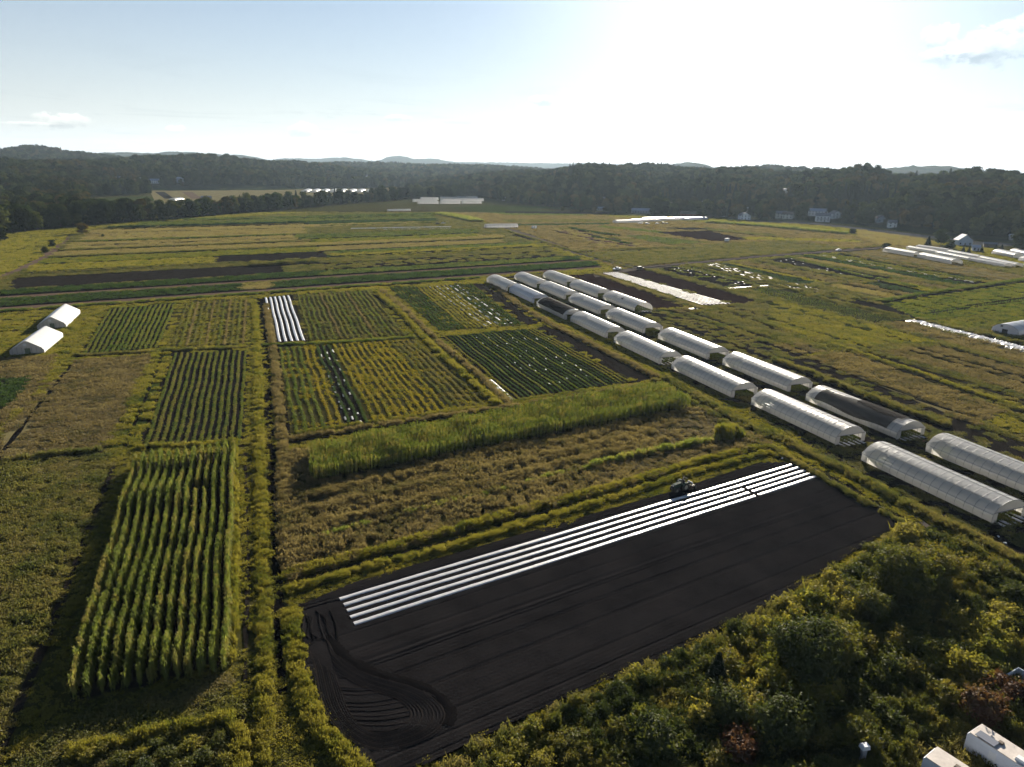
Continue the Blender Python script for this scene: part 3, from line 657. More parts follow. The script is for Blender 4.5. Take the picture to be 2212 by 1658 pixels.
# centre block
field('soil under the six white plastic strips', [(566, 643), (632, 638), (664, 739), (580, 744)], 'e_black')
field('field of green rows right of the white strips', [(635, 637), (800, 628), (884, 727), (666, 739)], 'e_olive', 'olive', 'low', dens=0.2)
field('field of rows with plastic near the upper tunnels', [(836, 622), (1022, 614), (1132, 704), (948, 718)], 'e_olive', 'yellow', 'low', dens=0.16)
field('dark furrowed soil left of the upper tunnels', [(1022, 614), (1052, 613), (1165, 700), (1135, 703)], 'e_dark')
field('dark furrowed soil left of the middle tunnels', [(1158, 708), (1180, 702), (1408, 822), (1378, 828)], 'e_dark')
field('field of yellowing rows', [(592, 752), (900, 735), (1062, 877), (626, 944)], 'e_olive', 'squash', 'low', dens=0.22)
field('dark bare strip with plastic inside the yellowing field', [(684, 748), (714, 746), (796, 922), (748, 930)], 'e_dark')
field('field of dark green vegetables', [(950, 728), (1158, 710), (1372, 827), (1112, 866)], 'e_dark')
field('soil under the corn strip', [(668, 990), (1440, 845), (1490, 880), (676, 1050)], 'e_dark')
field('rough weedy field between the corn strip and the black field', [(600, 985), (665, 972), (676, 1046), (1495, 884), (1560, 890), (1690, 975), (1440, 1030), (1000, 1150), (606, 1262)], 'e_olive', 'brown', 'tall', h=0.8, hvar=0.9)
BLACK = [(648, 1312), (780, 1258), (1000, 1195), (1440, 1068), (1640, 1003), (1700, 1002), (1770, 1020), (1850, 1065), (1948, 1130), (1900, 1160), (1800, 1225), (1640, 1322), (1440, 1420), (1200, 1520), (1010, 1612), (930, 1652), (860, 1668), (800, 1660), (745, 1612), (690, 1530), (658, 1430)]
field('wide black tilled field in the foreground', BLACK, 'e_black', wob=0.2)
field('thicket floor at the lower right', [(1960, 1138), (2060, 1160), (2300, 1290), (2300, 1800), (930, 1800), (960, 1668), (1015, 1622), (1205, 1530), (1445, 1430), (1645, 1332), (1805, 1235), (1905, 1170)], 'e_olive', 'olive', 'tall', h=1.0)
field('dark grass between the two tunnel rows', [(1075, 600), (1180, 588), (1420, 672), (1720, 760), (2300, 1000), (2300, 1260), (1960, 1080), (1640, 905), (1440, 800), (1240, 690)], 'e_dark', 'olive', 'weeds', h=.6, dens=.55)
# lanes and ditches
field('dark wet ditch beside the left lane', [(556, 645), (567, 645), (583, 760), (598, 1000), (612, 1290), (622, 1500), (600, 1500), (590, 1290), (577, 1000), (568, 760)], 'e_groove', sheet_name='ditch')
field('dark ditch beside the tunnel rows', q('d5', (1240, 10), (1290, 10), (2230, 560), (2212, 590)) + q('d7', (650, 895), (1300, 1265), (2300, 1700), (2300, 1740), (1260, 1285), (600, 905), (0, 575)), 'e_groove', sheet_name='ditch')
field('gravel lane crossing behind the fields', q('c3', (700, 1285), (1050, 1222), (2212, 1112), (3220, 1042), (3230, 1056), (2212, 1136), (1080, 1246), (720, 1310)), 'e_road', wob=0, sheet_name='path')
field('dirt lane running away beyond the crossing', q('c3', (-150, 860), (-120, 855), (30, 895), (560, 1080), (1060, 1215), (1020, 1235), (520, 1100), (0, 915)), 'e_road', wob=0, sheet_name='path')
field('brown dirt track at the left edge', [(152, 508), (160, 508), (118, 548), (84, 570), (0, 604), (-10, 600), (76, 562)], 'e_track', wob=0, sheet_name='path')
field('asphalt road past the houses', q('c4', (-200, 815), (400, 838), (800, 880), (1500, 960), (1760, 1000), (2100, 1015), (2400, 1025), (2400, 1050), (2090, 1040), (1740, 1025), (1480, 980), (780, 895), (400, 850), (-200, 826)), 'e_asphalt', wob=0, sheet_name='road')
field('sandy track along the tunnel ditch', q('d7', (1250, 1200), (1500, 1400), (2000, 1650), (2300, 1800), (2300, 1760), (2030, 1620), (1520, 1370), (1280, 1190)), 'e_road', wob=.1, sheet_name='path')
# clearing beyond the tree belt
field('green field beyond the tree belt', [(185, 440), (190, 430), (320, 424), (340, 433), (300, 440), (210, 446)], 'e_green', wob=0)
field('far striped clearing', [(322, 411), (560, 409), (880, 407), (905, 409), (880, 414), (650, 430), (480, 448), (345, 455)], 'e_tan', wob=0)
for i, (a, b) in enumerate(((340, 365), (372, 392), (398, 425), (432, 455))):
    field('%s bare strip in the far clearing' % ('leftmost', 'second', 'third', 'rightmost')[i], [(a - 6, 415), (b - 10, 415), (b + 12, 430), (a + 16, 430)], ('e_dark', 'e_tan', 'e_track', 'e_tan')[i], wob=0)
field('pale field by the far church', [(815, 404), (900, 403), (900, 408), (815, 409)], 'e_tan', wob=0)

DLINES = []
ORD0 = ['first', 'second', 'third', 'fourth', 'fifth', 'sixth', 'seventh', 'eighth', 'ninth', 'tenth', 'eleventh', 'twelfth', 'thirteenth', 'fourteenth', 'fifteenth', 'sixteenth', 'seventeenth', 'eighteenth', 'nineteenth', 'twentieth', 'twenty-first', 'twenty-second', 'twenty-third', 'twenty-fourth']
def dark_line(pts, w, label, name='ditch'): dark_line_w([G(*p) for p in pts], w, label, name)
def dark_line_w(W, w, label, name='ditch'):  # flat dark strips: ditches plus the shade beside banks, put into the colour
    W = np.array(W); T = np.gradient(W, axis=0); T /= np.linalg.norm(T, axis=1, keepdims=True); N = np.stack([-T[:, 1], T[:, 0]], 1) * w / 2
    poly = [tuple(v) for v in np.concatenate([W + N, (W - N)[::-1]])]
    LAYER[0] += 0.0006
    sheet(name, poly, 'e_dark' if np.hypot(*W[0]) < 200 else 'e_groove', 0.03 + LAYER[0], 0.25, label)
    FIELDS.append(dict(desc=label, poly=poly, cover=None)); DLINES.append((W, w))

dark_line([(606, 1268), (790, 1216), (978, 1168), (1106, 1128), (1312, 1073), (1470, 1024), (1655, 976)], 1.0, 'dark ditch between the two banks above the black field')
dark_line([(160, 772), (350, 762), (545, 752)], 1.3, 'dark ditch between the small left fields')
dark_line([(-60, 1004), (0, 997), (120, 987), (222, 975)], 1.3, 'dark ditch above the yellow olive meadow')
dark_line([(160, 782), (80, 882), (0, 985), (-60, 1060)], 1.0, 'dark ditch left of the brown grass field')
dark_line([(246, 1010), (175, 1190), (105, 1370), (40, 1530), (0, 1640)], 1.0, 'dark ditch left of the tall corn block')
dark_line([(350, 768), (315, 860), (270, 966)], .8, 'dark line in the green grass strip')
dark_line([(566, 749), (700, 744), (895, 731)], 1.2, 'dark ditch below the six white strips')
dark_line([(600, 756), (612, 860), (626, 952)], .9, 'dark ditch left of the yellowing field')
dark_line([(808, 638), (865, 686), (932, 748), (1010, 815), (1092, 888)], .8, 'dark ditch along the golden banks')
dark_line([(630, 957), (800, 928), (1000, 899), (1090, 887)], .9, 'dark ditch behind the corn strip')
dark_line([(530, 980), (536, 1200), (530, 1460), (520, 1660)], .5, 'wheel rut right of the tall corn block', 'wheel_rut')
dark_line(q('c8', (90, 750), (600, 960), (1100, 1160), (1540, 1310)), 2.6, 'dark ditch behind the big tunnels')  # wide dark sheet in place of the hedge's cast shadow
dark_line(q('c8', (0, 90), (600, 250), (1200, 385)), 1.6, 'dark ditch along the fine dark rows')
dark_line(q('c8', (1300, 395), (2300, 620)), 2.0, 'dark ditch above the crumpled plastic')
dark_line(q('c8', (0, 430), (500, 590), (1000, 760), (2300, 1215)), 1.0, 'dark ditch below the golden grass strip')
dark_line(q('c8', (250, 725), (900, 930), (1600, 1160)), 1.0, 'dark line in the brown weed field')
dark_line(q('c8', (800, 650), (1500, 870), (2300, 1130)), 1.2, 'dark line right of the golden grass strip')
dark_line(q('c4', (930, 1535), (1500, 1450), (2300, 1335)), 2.4, 'dark ditch above the bright green field')
dark_line(q('c4', (0, 1370), (500, 1490), (900, 1580)), 2.2, 'dark ditch below the broken plastic rows')
dark_line(q('c4', (160, 1145), (700, 1285), (1300, 1415)), 2.2, 'dark ditch through the right fields')
dark_line(q('c4', (640, 1112), (1300, 1240), (1960, 1340)), 2.0, 'dark ditch below the fallow strip')
dark_line(q('c3', (1060, 1236), (1700, 1180), (2212, 1132)) + q('c4', (1000, 1062)), 1.8, 'dark ditch along the gravel lane')
dark_line(q('c3', (620, 930), (1050, 1020)), 3.0, 'dark line in the tan field')
dark_line(q('c3', (330, 900), (780, 1000), (1100, 1050)), 2.5, 'dark line by the far dirt lane')
dark_line(q('c3', (490, 885), (760, 935), (930, 950)), 4.0, 'dark shaded line in the tan field')
dark_line(q('c3', (1700, 905), (2300, 965)), 3.0, 'dark line below the brown bare field')
dark_line(q('c3', (560, 1100), (900, 1080), (1500, 1060)), 2.5, 'dark line above the olive weeds')
dark_line([(1062, 612), (1115, 655), (1170, 696)], 1.0, 'dark furrow left of the upper tunnels')
dark_line([(1200, 712), (1310, 768), (1420, 826)], 1.2, 'dark ditch left of the middle tunnels')
def hline(xr_, z, xl, xr, w, label):
    def at(x):
        y = 272.7 + z / 4; return (x, y + (y - VPU[1]) * (x - xr_) / (xr_ - VPU[0]))
    dark_line([at(xl + (xr - xl) * k / 6) for k in range(7)], w, label)
for W_, w_, l_ in DL2: dark_line_w([np.array(v) for v in W_], w_, l_)
for k_, (xr_, z_, xl_, xr2_, w_) in enumerate([(553, 803, 330, 930, 9), (553, 838, 300, 940, 6), (553, 859, 235, 660, 14), (553, 889, 190, 660, 5), (553, 953, 165, 640, 9), (553, 982, 150, 652, 4), (553, 1015, 130, 672, 8), (553, 1064, 105, 1085, 6), (553, 1112, 80, 700, 4), (553, 1172, 60, 1200, 6), (600, 1206, 537, 690, 9), (553, 1333, -20, 1250, 3.5), (553, 1415, -20, 1290, 3.5), (553, 1456, -20, 1040, 3.0),
        (800, 742, 700, 930, 9), (800, 790, 690, 935, 8), (800, 852, 690, 940, 8), (900, 944, 640, 1035, 6), (900, 1000, 680, 1040, 6), (900, 1045, 690, 1090, 5), (900, 1092, 712, 1150, 5), (900, 1147, 700, 1190, 5), (900, 1200, 700, 1210, 5), (900, 1244, 700, 1230, 5)]):
    hline(xr_, z_, xl_, xr2_, w_ * .55, '%s dark ditch from the back across the far left striped field' % (ORD0[k_]))  # dark sheets painted in for the shade at the strips' near edges

# ------------------------------------------------------------------ ground cover
def cover():
    bands = [(48, 150, 1.6, 0.92), (150, 300, 2.0, 1.15), (300, 560, 3.2, 1.75), (560, 900, 4.6, 2.4)]
    allP, allS = [], []
    for d0, d1, sp, sc in bands:
        xm = d1 * 0.85
        gx, gy = np.meshgrid(np.arange(-xm, xm, sp), np.arange(d0 * 0.7, d1, sp)); x, y = gx.ravel(), gy.ravel()
        x = x + rng.uniform(-.5, .5, len(x)) * sp; y = y + rng.uniform(-.5, .5, len(y)) * sp
        d = np.hypot(x, y); az = np.arctan2(x, y)
        k = (d >= d0) & (d < d1) & (np.abs(az) < np.where(d < 160, R(54), R(41))) & (d < edge_dist(az) + 6)
        allP.append(np.stack([x[k], y[k]], 1)); allS.append(np.full(k.sum(), sc))
    P, Sc = np.concatenate(allP), np.concatenate(allS)
    lab = np.full(len(P), -1); cut = np.zeros(len(P), bool)
    for W, w in DLINES:
        for a, b in zip(W[:-1], W[1:]):
            d = b - a; t = np.clip(((P - a) @ d) / (d @ d), 0, 1); cut |= np.hypot(*(P - a - t[:, None] * d).T) < w / 2 + Sc * np.where(Sc < 1, 0.3, 0.55)
    for i, f in enumerate(FIELDS):
        lab[inpoly(P[:, 0], P[:, 1], f['poly'])] = i
    big, med = vnoise(P[:, 0], P[:, 1], 9, 21), vnoise(P[:, 0], P[:, 1], 3.2, 22)
    def go(sel, f, desc):
        if sel.sum() < 12: return
        keep = rng.random(len(P)) < f['dens']
        s = sel & keep & ~cut
        if s.sum() < 5: return
        p = P[s]; sc = Sc[s]
        hh = f['h'] * (1 + f['hvar'] * ((big[s] - .5) * 1.2 + (med[s] - .5) * 1.0)); hh = np.clip(hh, 0.4, 3)
        scl = np.stack([sc, sc, hh * np.where(sc > 2, 1.3, np.where(sc > 1.2, 1.1, 1.0))], 1)
        scatter(f['cname'], desc, tiles(f['tile'], f['cover']), np.concatenate([p, np.full((len(p), 1), 0.12)], 1), rng.random(len(p)) * 6.283, scl, 'plants')
    for i, f in enumerate(FIELDS):
        if f['cover']: go(lab == i, f, ('plants growing on the ' + f['desc'])[:90])
    far = np.hypot(P[:, 0], P[:, 1])
    go(lab == -1, dict(cover='yellow', tile='grass', h=0.6, dens=1.0, cname='grass', hvar=0.8), 'rough grass on the lanes and verges between the fields')
cover()

# ------------------------------------------------------------------ rows of crops
ORD = ['first', 'second', 'third', 'fourth', 'fifth', 'sixth', 'seventh', 'eighth', 'ninth', 'tenth', 'eleventh', 'twelfth', 'thirteenth', 'fourteenth', 'fifteenth', 'sixteenth', 'seventeenth', 'eighteenth', 'nineteenth', 'twentieth', 'twenty-first', 'twenty-second', 'twenty-third', 'twenty-fourth', 'twenty-fifth', 'twenty-sixth']
PL = {}
def plants(key):
    if key not in PL:
        PL[key] = {'leafy': [tmpl_plant(i, 13, 0.28, 0.42) for i in range(5)], 'small': [tmpl_plant(i + 9, 8, 0.2, 0.28, (0.07, 0.16)) for i in range(4)], 'bushy': [tmpl_plant(i + 20, 20, 0.42, 0.6, (0.1, 0.24)) for i in range(5)],
                   'far': [tmpl_plant(i + 40, 6, 0.4, 0.5, (0.2, 0.4)) for i in range(4)], 'corn': [tmpl_corn(i, 2.7) for i in range(6)]}[key]
    return PL[key]
def row_line(a, b, step, wob=0.0, phase=0.0, wl=11.0):
    a, b = np.array(a), np.array(b); L = np.hypot(*(b - a)); n = max(2, int(L / step)); t = (np.arange(n) + 0.5) / n
    d = (b - a) / L; nr = np.array([-d[1], d[0]])
    return a + (b - a) * t[:, None] + nr * (wob * np.sin(t * L / wl * 2.2 + phase))[:, None], nr
def crop_rows(quad, n, name, lab, cat, group, key, mat, step=0.45, jit=0.12, scl=(0.8, 1.2), wob=0.2, skip=None, gap=0.0, zs=None, lean=1.0, t0=0.5, t1=0.5, matf=None):
    """rows run from the first edge of the quad (a-b) to the opposite edge (d-c), counted from a"""
    a, b, c, d = [np.array(p) for p in quad]; objs = []
    for i in range(n):
        t = (i + t0) / (n - 1 + t0 + t1)
        p, nr = row_line(a + (b - a) * t, d + (c - d) * t, step, wob, 0.15 * i)
        k = rng.random(len(p)) >= gap
        gapn = vnoise(p[:, 0], p[:, 1], 2.5, 31); k &= gapn > gap * 0.7
        if skip is not None: k &= ~skip(p)
        p = p[k]
        if len(p) < 2: continue
        p = p + rng.normal(size=p.shape) * jit
        s = rng.uniform(scl[0], scl[1], len(p)) * (0.8 + 0.4 * vnoise(p[:, 0], p[:, 1], 4, 33))
        wd = 1.05 if key == 'corn' else 1.0; sc = np.stack([s * wd, s * wd, s * (zs or 1.0)], 1)
        Q = place_templates(plants(key), np.concatenate([p, np.full((len(p), 1), 0.14)], 1), rng.random(len(p)) * 6.283, sc)
        o = link(name, mesh_np(name, Q.reshape(-1, 3), np.arange(len(Q) * 4).reshape(-1, 4), M[matf(i) if matf else mat]))
        tag(o, lab % ORD[i], cat, group, 'stuff' if key == 'far' else None); objs.append(o)
    return objs
def Q4(*pts): return [G(*p) for p in pts]
crop_rows(Q4((234, 669), (384, 656), (343, 752), (176, 768)), 14, 'crop_row', '%s leafy row from the left in the bright green field by the white greenhouses', 'crop row', 'leafy rows by the white greenhouses', 'bushy', 'green', step=0.42, wob=0.08, scl=(0.6, 0.95), matf=lambda i: 'mixed' if i < 4 else 'green')
crop_rows(Q4((374, 765), (537, 759), (525, 965), (306, 970)), 13, 'crop_row', '%s leafy row from the left on the black soil behind the tall corn', 'crop row', 'leafy rows on black soil', 'bushy', 'mixed', step=0.32, wob=0.10, scl=(0.55, 0.8), jit=.07)
crop_rows(Q4((398, 657), (538, 646), (532, 746), (368, 750)), 12, 'crop_row', '%s weedy row from the left in the field left of the long ditch', 'crop row', 'weedy rows left of the long ditch', 'leafy', 'mixed', step=0.5, gap=0.12, scl=(0.9, 1.4), wob=0.08, matf=lambda i: ('olive', 'mixed', 'brown')[i % 3])
HOLE = G(430, 1062, 1.0)
CORN = [G(283, 985, 2.6), G(512, 962, 2.0), G(501, 1452), G(142, 1515, 0.3)]
crop_rows(CORN, 13, 'corn_row', '%s row from the left of the tall corn block in the left foreground', 'corn row', 'rows of the tall corn block', 'corn', 'corn', step=0.13, jit=0.13, scl=(0.88, 1.05), zs=1.1, wob=0.16, skip=lambda p: np.hypot(p[:, 0] - HOLE[0], p[:, 1] - HOLE[1]) < 2.2, gap=0.04)
crop_rows(Q4((668, 985), (676, 1046), (1492, 882), (1430, 842)), 10, 'corn_row', '%s row from the back of the long corn strip across the centre', 'corn row', 'rows of the long corn strip', 'corn', 'corn', step=0.19, jit=0.25, scl=(0.78, 0.95), wob=0.1, zs=1.3)
crop_rows(Q4((638, 638), (798, 629), (880, 726), (668, 738)), 17, 'crop_row', '%s row from the left in the green field beside the six white strips', 'crop row', 'rows beside the six white strips', 'leafy', 'mixed', step=0.55, gap=0.15, scl=(0.9, 1.4), matf=lambda i: ('mixed', 'mixed', 'green', 'olive', 'mixed', 'brown')[i % 6])
crop_rows(Q4((840, 623), (1020, 615), (1128, 703), (950, 717)), 20, 'crop_row', '%s row from the left in the plastic-lined field by the upper tunnels', 'crop row', 'rows of the plastic-lined field', 'leafy', 'mixed', step=0.55, gap=0.1, scl=(0.9, 1.5), matf=lambda i: ('dark' if i < 6 or i > 13 else 'yellow'))
crop_rows(Q4((598, 753), (898, 736), (1055, 876), (632, 942)), 24, 'crop_row', '%s row from the left in the yellowing field left of the dark vegetables', 'crop row', 'rows of the yellowing field', 'bushy', 'squash', step=0.42, gap=0.12, scl=(0.55, 0.9), matf=lambda i: ('green' if i < 4 else 'dark' if i in (6, 7, 8) else 'squash' if i < 19 else 'olive'))
crop_rows(Q4((955, 729), (1156, 711), (1366, 826), (1114, 864)), 24, 'crop_row', '%s row from the left in the dark green vegetable field', 'crop row', 'rows of dark green vegetables', 'bushy', 'dark', step=0.38, gap=0.05, scl=(0.5, 0.72), jit=.08, matf=lambda i: ('bright' if i > 20 or i == 0 else 'green' if i % 3 == 0 else 'dark'))
crop_rows([G(*p) for p in q('c4', (-180, 1418), (15, 1398), (1170, 1680), (890, 1706))], 16, 'crop_row', '%s fine row from the left in the dark lined field at right', 'crop row', 'fine dark green rows', 'far', 'green', step=0.8, scl=(0.4, 0.55), wob=0.0, zs=.9)
crop_rows([G(*p) for p in q('c4', (1040, 1560), (1340, 1690), (2600, 1560), (2600, 1320))], 9, 'crop_row', '%s row from the back in the bright green field at the right edge', 'crop row', 'rows of the bright green field', 'far', 'green', step=1.0, scl=(0.7, 1.0), wob=0.0, zs=1.3)
crop_rows([G(*p) for p in q('c8', (40, 430), (200, 470), (740, 640), (560, 660))], 6, 'crop_row', '%s low row from the right in the olive field beside the tunnels', 'crop row', 'low rows beside the tunnels', 'far', 'olive', step=.9, scl=(0.8, 1.2), wob=0.0)

# ------------------------------------------------------------------ hedges of tall grass along ditches and strip edges
def bank(pts, w, h, mat, name, label, tile='tall', dens=1.0, cat='plants'):
    W = [G(*p) for p in pts]; P, H = [], []
    for a, b in zip(W[:-1], W[1:]):
        L = np.hypot(*(b - a)); D = np.hypot(*((a + b) / 2)); sc = 1.0 if D < 150 else 1.4 if D < 280 else 2.2
        n = max(2, int(L * max(w, 1.0 * sc) / (0.5 * sc * sc) * dens)); t = rng.random(n); d = (b - a) / L; nr = np.array([-d[1], d[0]])
        off = (rng.random(n) - .5) * w
        p = a + (b - a) * t[:, None] + nr * off[:, None]
        P.append(p); H.append(np.stack([np.full(n, 0.6 * sc), np.full(n, 0.6 * sc), 1.3 * h * (0.75 + 0.45 * vnoise(p[:, 0], p[:, 1], 2.6, 41)) * (1 - 0.5 * np.abs(off / w))], 1))
    P, H = np.concatenate(P), np.concatenate(H)
    scatter(name, label, tiles(tile, mat), np.concatenate([P, np.full((len(P), 1), .1)], 1), rng.random(len(P)) * 6.283, H, cat)
bank([(605, 1249), (803, 1197), (978, 1150), (1106, 1113), (1318, 1058), (1456, 1016), (1643, 968), (1690, 975)], 1.8, 0.9, 'yellow', 'grass_bank', 'upper bank of yellow green grass above the black field')
bank([(612, 1284), (778, 1234), (978, 1186), (1106, 1144), (1306, 1086), (1481, 1028), (1659, 980), (1700, 990)], 1.5, 0.75, 'yellow', 'grass_bank', 'lower bank of grass along the far edge of the black field')
bank([(550, 660), (556, 780), (560, 980), (566, 1180), (572, 1420), (570, 1700)], 1.6, 0.7, 'yellow', 'grass_bank', 'grass bank left of the long left ditch')
bank([(574, 660), (594, 780), (611, 960), (622, 1240)], 1.8, 0.8, 'brown', 'grass_bank', 'brownish grass bank right of the long left ditch')
bank([(630, 1330), (640, 1420), (665, 1530), (725, 1625), (790, 1680)], 2.0, 0.9, 'yellow', 'grass_bank', 'grass bank around the left end of the black field')
bank([(626, 952), (800, 925), (1000, 896), (1085, 884), (1260, 858), (1400, 832)], 1.6, 0.8, 'brown', 'grass_bank', 'brown grass bank behind the corn strip')
bank([(626, 940), (800, 914), (1000, 886), (1065, 878)], 1.0, 0.5, 'yellow', 'grass_bank', 'low green bank in front of the yellowing field')
bank([(812, 632), (860, 672), (925, 742), (1000, 810), (1078, 880)], 1.8, 1.0, 'yellow', 'grass_bank', 'tall golden grass bank between the centre fields')
bank([(822, 627), (880, 676), (945, 740), (1025, 805), (1105, 880)], 1.5, 0.9, 'brown', 'grass_bank', 'brown grass bank beside the dark vegetables')
bank([(943, 735), (1020, 800), (1108, 868), (1260, 846), (1375, 832)], 1.6, 0.35, 'bright', 'grass_bank', 'bright green grass edge round the dark vegetables')
bank([(560, 748), (700, 744), (895, 731)], 1.6, 0.7, 'green', 'grass_bank', 'dark grass bank below the six white strips')
bank([(160, 770), (350, 760), (540, 752)], 1.6, 0.7, 'olive', 'grass_bank', 'grass bank between the left small fields')
bank([(0, 998), (120, 984), (215, 976)], 1.6, 0.9, 'olive', 'grass_bank', 'grass bank above the yellow olive meadow')
bank([(300, 968), (420, 964), (515, 957)], 1.6, 0.8, 'yellow', 'grass_bank', 'grass bank behind the tall corn block')
bank([(506, 965), (508, 1150), (500, 1440)], 0.8, 1.1, 'yellow', 'grass_bank', 'pale grass edge along the right side of the tall corn block')
bank([(150, 1632), (300, 1596), (420, 1570), (500, 1556)], 1.6, 0.9, 'yellow', 'grass_bank', 'pale yellow grass bank at the lower left corner')
bank([(505, 1560), (515, 1600), (525, 1680)], 1.4, 0.9, 'yellow', 'grass_bank', 'short yellow grass bank beside the lower left bushes')
bank(q('d5', (1230, 20), (1700, 300), (2212, 620)) + q('d7', (0, 600), (500, 890), (900, 1130), (1300, 1330)), 1.5, .8, 'olive', 'grass_bank', 'grass bank between the ditch and the black field')
bank(q('d5', (1330, 0), (1800, 290), (2212, 520)) + q('d7', (0, 480), (600, 780), (1200, 1110), (1800, 1400), (2300, 1650)), 2.6, .9, 'olive', 'grass_bank', 'tall grass bank between the ditch and the nearest tunnels')
bank([(1190, 702), (1300, 757), (1420, 818)], 2.4, .8, 'brown', 'grass_bank', 'brown grass bank left of the middle tunnels')
bank([(1056, 608), (1120, 660), (1190, 702)], 2.0, .8, 'brown', 'grass_bank', 'brown grass bank left of the upper tunnels')
bank(q('c8', (60, 720), (600, 930), (1100, 1130), (1560, 1290)), 2.5, 1.0, 'olive', 'grass_bank', 'dark hedge of weeds behind the big tunnels')
bank(q('c8', (0, 400), (500, 560), (1300, 830), (2300, 1180)), 1.6, .7, 'yellow', 'grass_bank', 'golden grass strip through the right hand fields')
bank(q('c8', (20, 60), (600, 220), (1200, 350), (2300, 600)), 2.5, .9, 'olive', 'grass_bank', 'grass bank along the ditch of the fine dark rows')
bank(q('c4', (950, 1520), (1500, 1430), (2300, 1320)), 2.5, .9, 'green', 'grass_bank', 'dark bank above the bright green field')
bank(q('c3', (730, 1280), (1100, 1410), (1640, 1580)), 2.0, .7, 'tan', 'grass_bank', 'grass strip between the red field and the shining plastic')
bank(q('c3', (1160, 1240), (1600, 1350), (2180, 1520)), 2.0, .7, 'olive', 'grass_bank', 'grass strip right of the second red field')
bank(q('c3', (1500, 1200), (2000, 1320)) + q('c4', (150, 1370), (1000, 1550)), 2.0, .8, 'olive', 'grass_bank', 'grass strip beside the lined fields at right')
bank(q('c4', (160, 1130), (700, 1270), (1300, 1400)), 2.2, .8, 'green', 'grass_bank', 'dark bushy strip in the right fields')
bank(q('c4', (640, 1100), (1300, 1230), (1960, 1330)), 2.2, .8, 'brown', 'grass_bank', 'brown strip edge below the right tunnels')
def hstrip(xr_, z, xl, xr, w, h, mat, label, name='hedge'):
    def at(x):
        y = 272.7 + z / 4; return (x, y + (y - VPU[1]) * (x - xr_) / (xr_ - VPU[0]))
    bank([at(xl + (xr - xl) * k / 4) for k in range(5)], w, h, mat, name, label)
hstrip(553, 850, 235, 660, 3.0, 1.8, 'dark', 'dark hedge strip below the tree belt')
hstrip(553, 951, 165, 625, 1.6, .9, 'green', 'thin dark line of weeds between the tan strips')
hstrip(553, 1013, 130, 668, 1.6, .9, 'olive', 'second thin line of weeds between the tan strips')
hstrip(553, 1061, 105, 1090, 1.6, .8, 'olive', 'line of weeds above the bright green strip')
hstrip(553, 1180, 40, 1200, 1.4, .7, 'olive', 'line of weeds above the long black strip')
hstrip(600, 1198, 537, 688, 3.0, 1.6, 'olive', 'rounded olive hedge beside the long black strip')
hstrip(553, 1450, -20, 1040, 2.0, .8, 'green', 'dark hedge above the small fields')
hstrip(553, 795, 350, 930, 1.5, .9, 'dark', 'dark line nearest the tree belt')
hstrip(800, 850, 690, 940, 1.5, .8, 'green', 'dark line in the far striped field')
bank(q('c3', (490, 880), (760, 930), (930, 945)), 2.5, 1.0, 'dark', 'hedge', 'dark line of weeds in the tan field')
bank(q('c3', (700, 960), (1000, 1020)), 2.5, 1.0, 'dark', 'hedge', 'second dark line of weeds in the tan field')
bank(q('c3', (560, 1090), (900, 1070), (1500, 1050)), 2.5, 1.0, 'olive', 'hedge', 'weedy edge above the olive weeds')
bank(q('c3', (-100, 890), (450, 1060), (1030, 1230)), 1.6, .8, 'olive', 'hedge', 'weedy verge of the far dirt lane')
bank(q('c3', (1050, 1215), (2212, 1105)) + q('c4', (1000, 1042)), 1.6, .8, 'olive', 'hedge', 'weedy verge above the gravel lane')

bank(q('c2', (1600, 765), (1780, 795), (1920, 828)), 16, 2.2, 'corn', 'corn_block', 'block of tall corn by the far lane', dens=.8)
bank(q('c3', (1690, 835), (2212, 872)) + q('c4', (350, 905), (690, 935)), 13, 2.2, 'corn', 'corn_block', 'long corn block below the houses at right', dens=.8)
bank(q('c5', (0, 1100), (180, 1030)), 5, 0.5, 'dark', 'crop_leaves', 'extra leaves of the dark patch at the left edge', dens=.6)

# ------------------------------------------------------------------ the black field: furrows, turning loop, plastic strips
SL, SR = G(734, 1299.6), G(1710, 1008)
EU = (SR - SL) / np.hypot(*(SR - SL)); EV = np.array([-EU[1], EU[0]])
def furrow_mesh(name, poly, mat, z0, eu, du, dv, fn, label, ex=None):
    eu = np.asarray(eu); ev = np.array([-eu[1], eu[0]]); P = np.array(poly); U, W = P @ eu, P @ ev
    us, vs = np.arange(U.min(), U.max(), du), np.arange(W.min(), W.max(), dv)
    A, B = np.meshgrid(us, vs, indexing='ij'); x, y = A * eu[0] + B * ev[0], A * eu[1] + B * ev[1]
    z = z0 + fn(A, B, x, y); n, m = A.shape
    i, j = np.meshgrid(np.arange(n - 1), np.arange(m - 1), indexing='ij'); a = (i * m + j).ravel()
    cx, cyy = (x[:-1, :-1] + x[1:, 1:]).ravel() / 2, (y[:-1, :-1] + y[1:, 1:]).ravel() / 2
    k = inpoly(cx, cyy, poly)
    if ex is not None: k &= ~inpoly(cx, cyy, ex)
    F = np.stack([a, a + m, a + m + 1, a + 1], 1)[k]
    used = np.unique(F); mp = np.full(n * m, -1); mp[used] = np.arange(len(used))
    return tag(link(name, mesh_np(name, np.stack([x, y, z], -1).reshape(-1, 3)[used], mp[F], M[mat], True)), label, kind='structure')
rg = np.random.default_rng(5); GRO = np.sort(rg.uniform(-80, 220, 150))
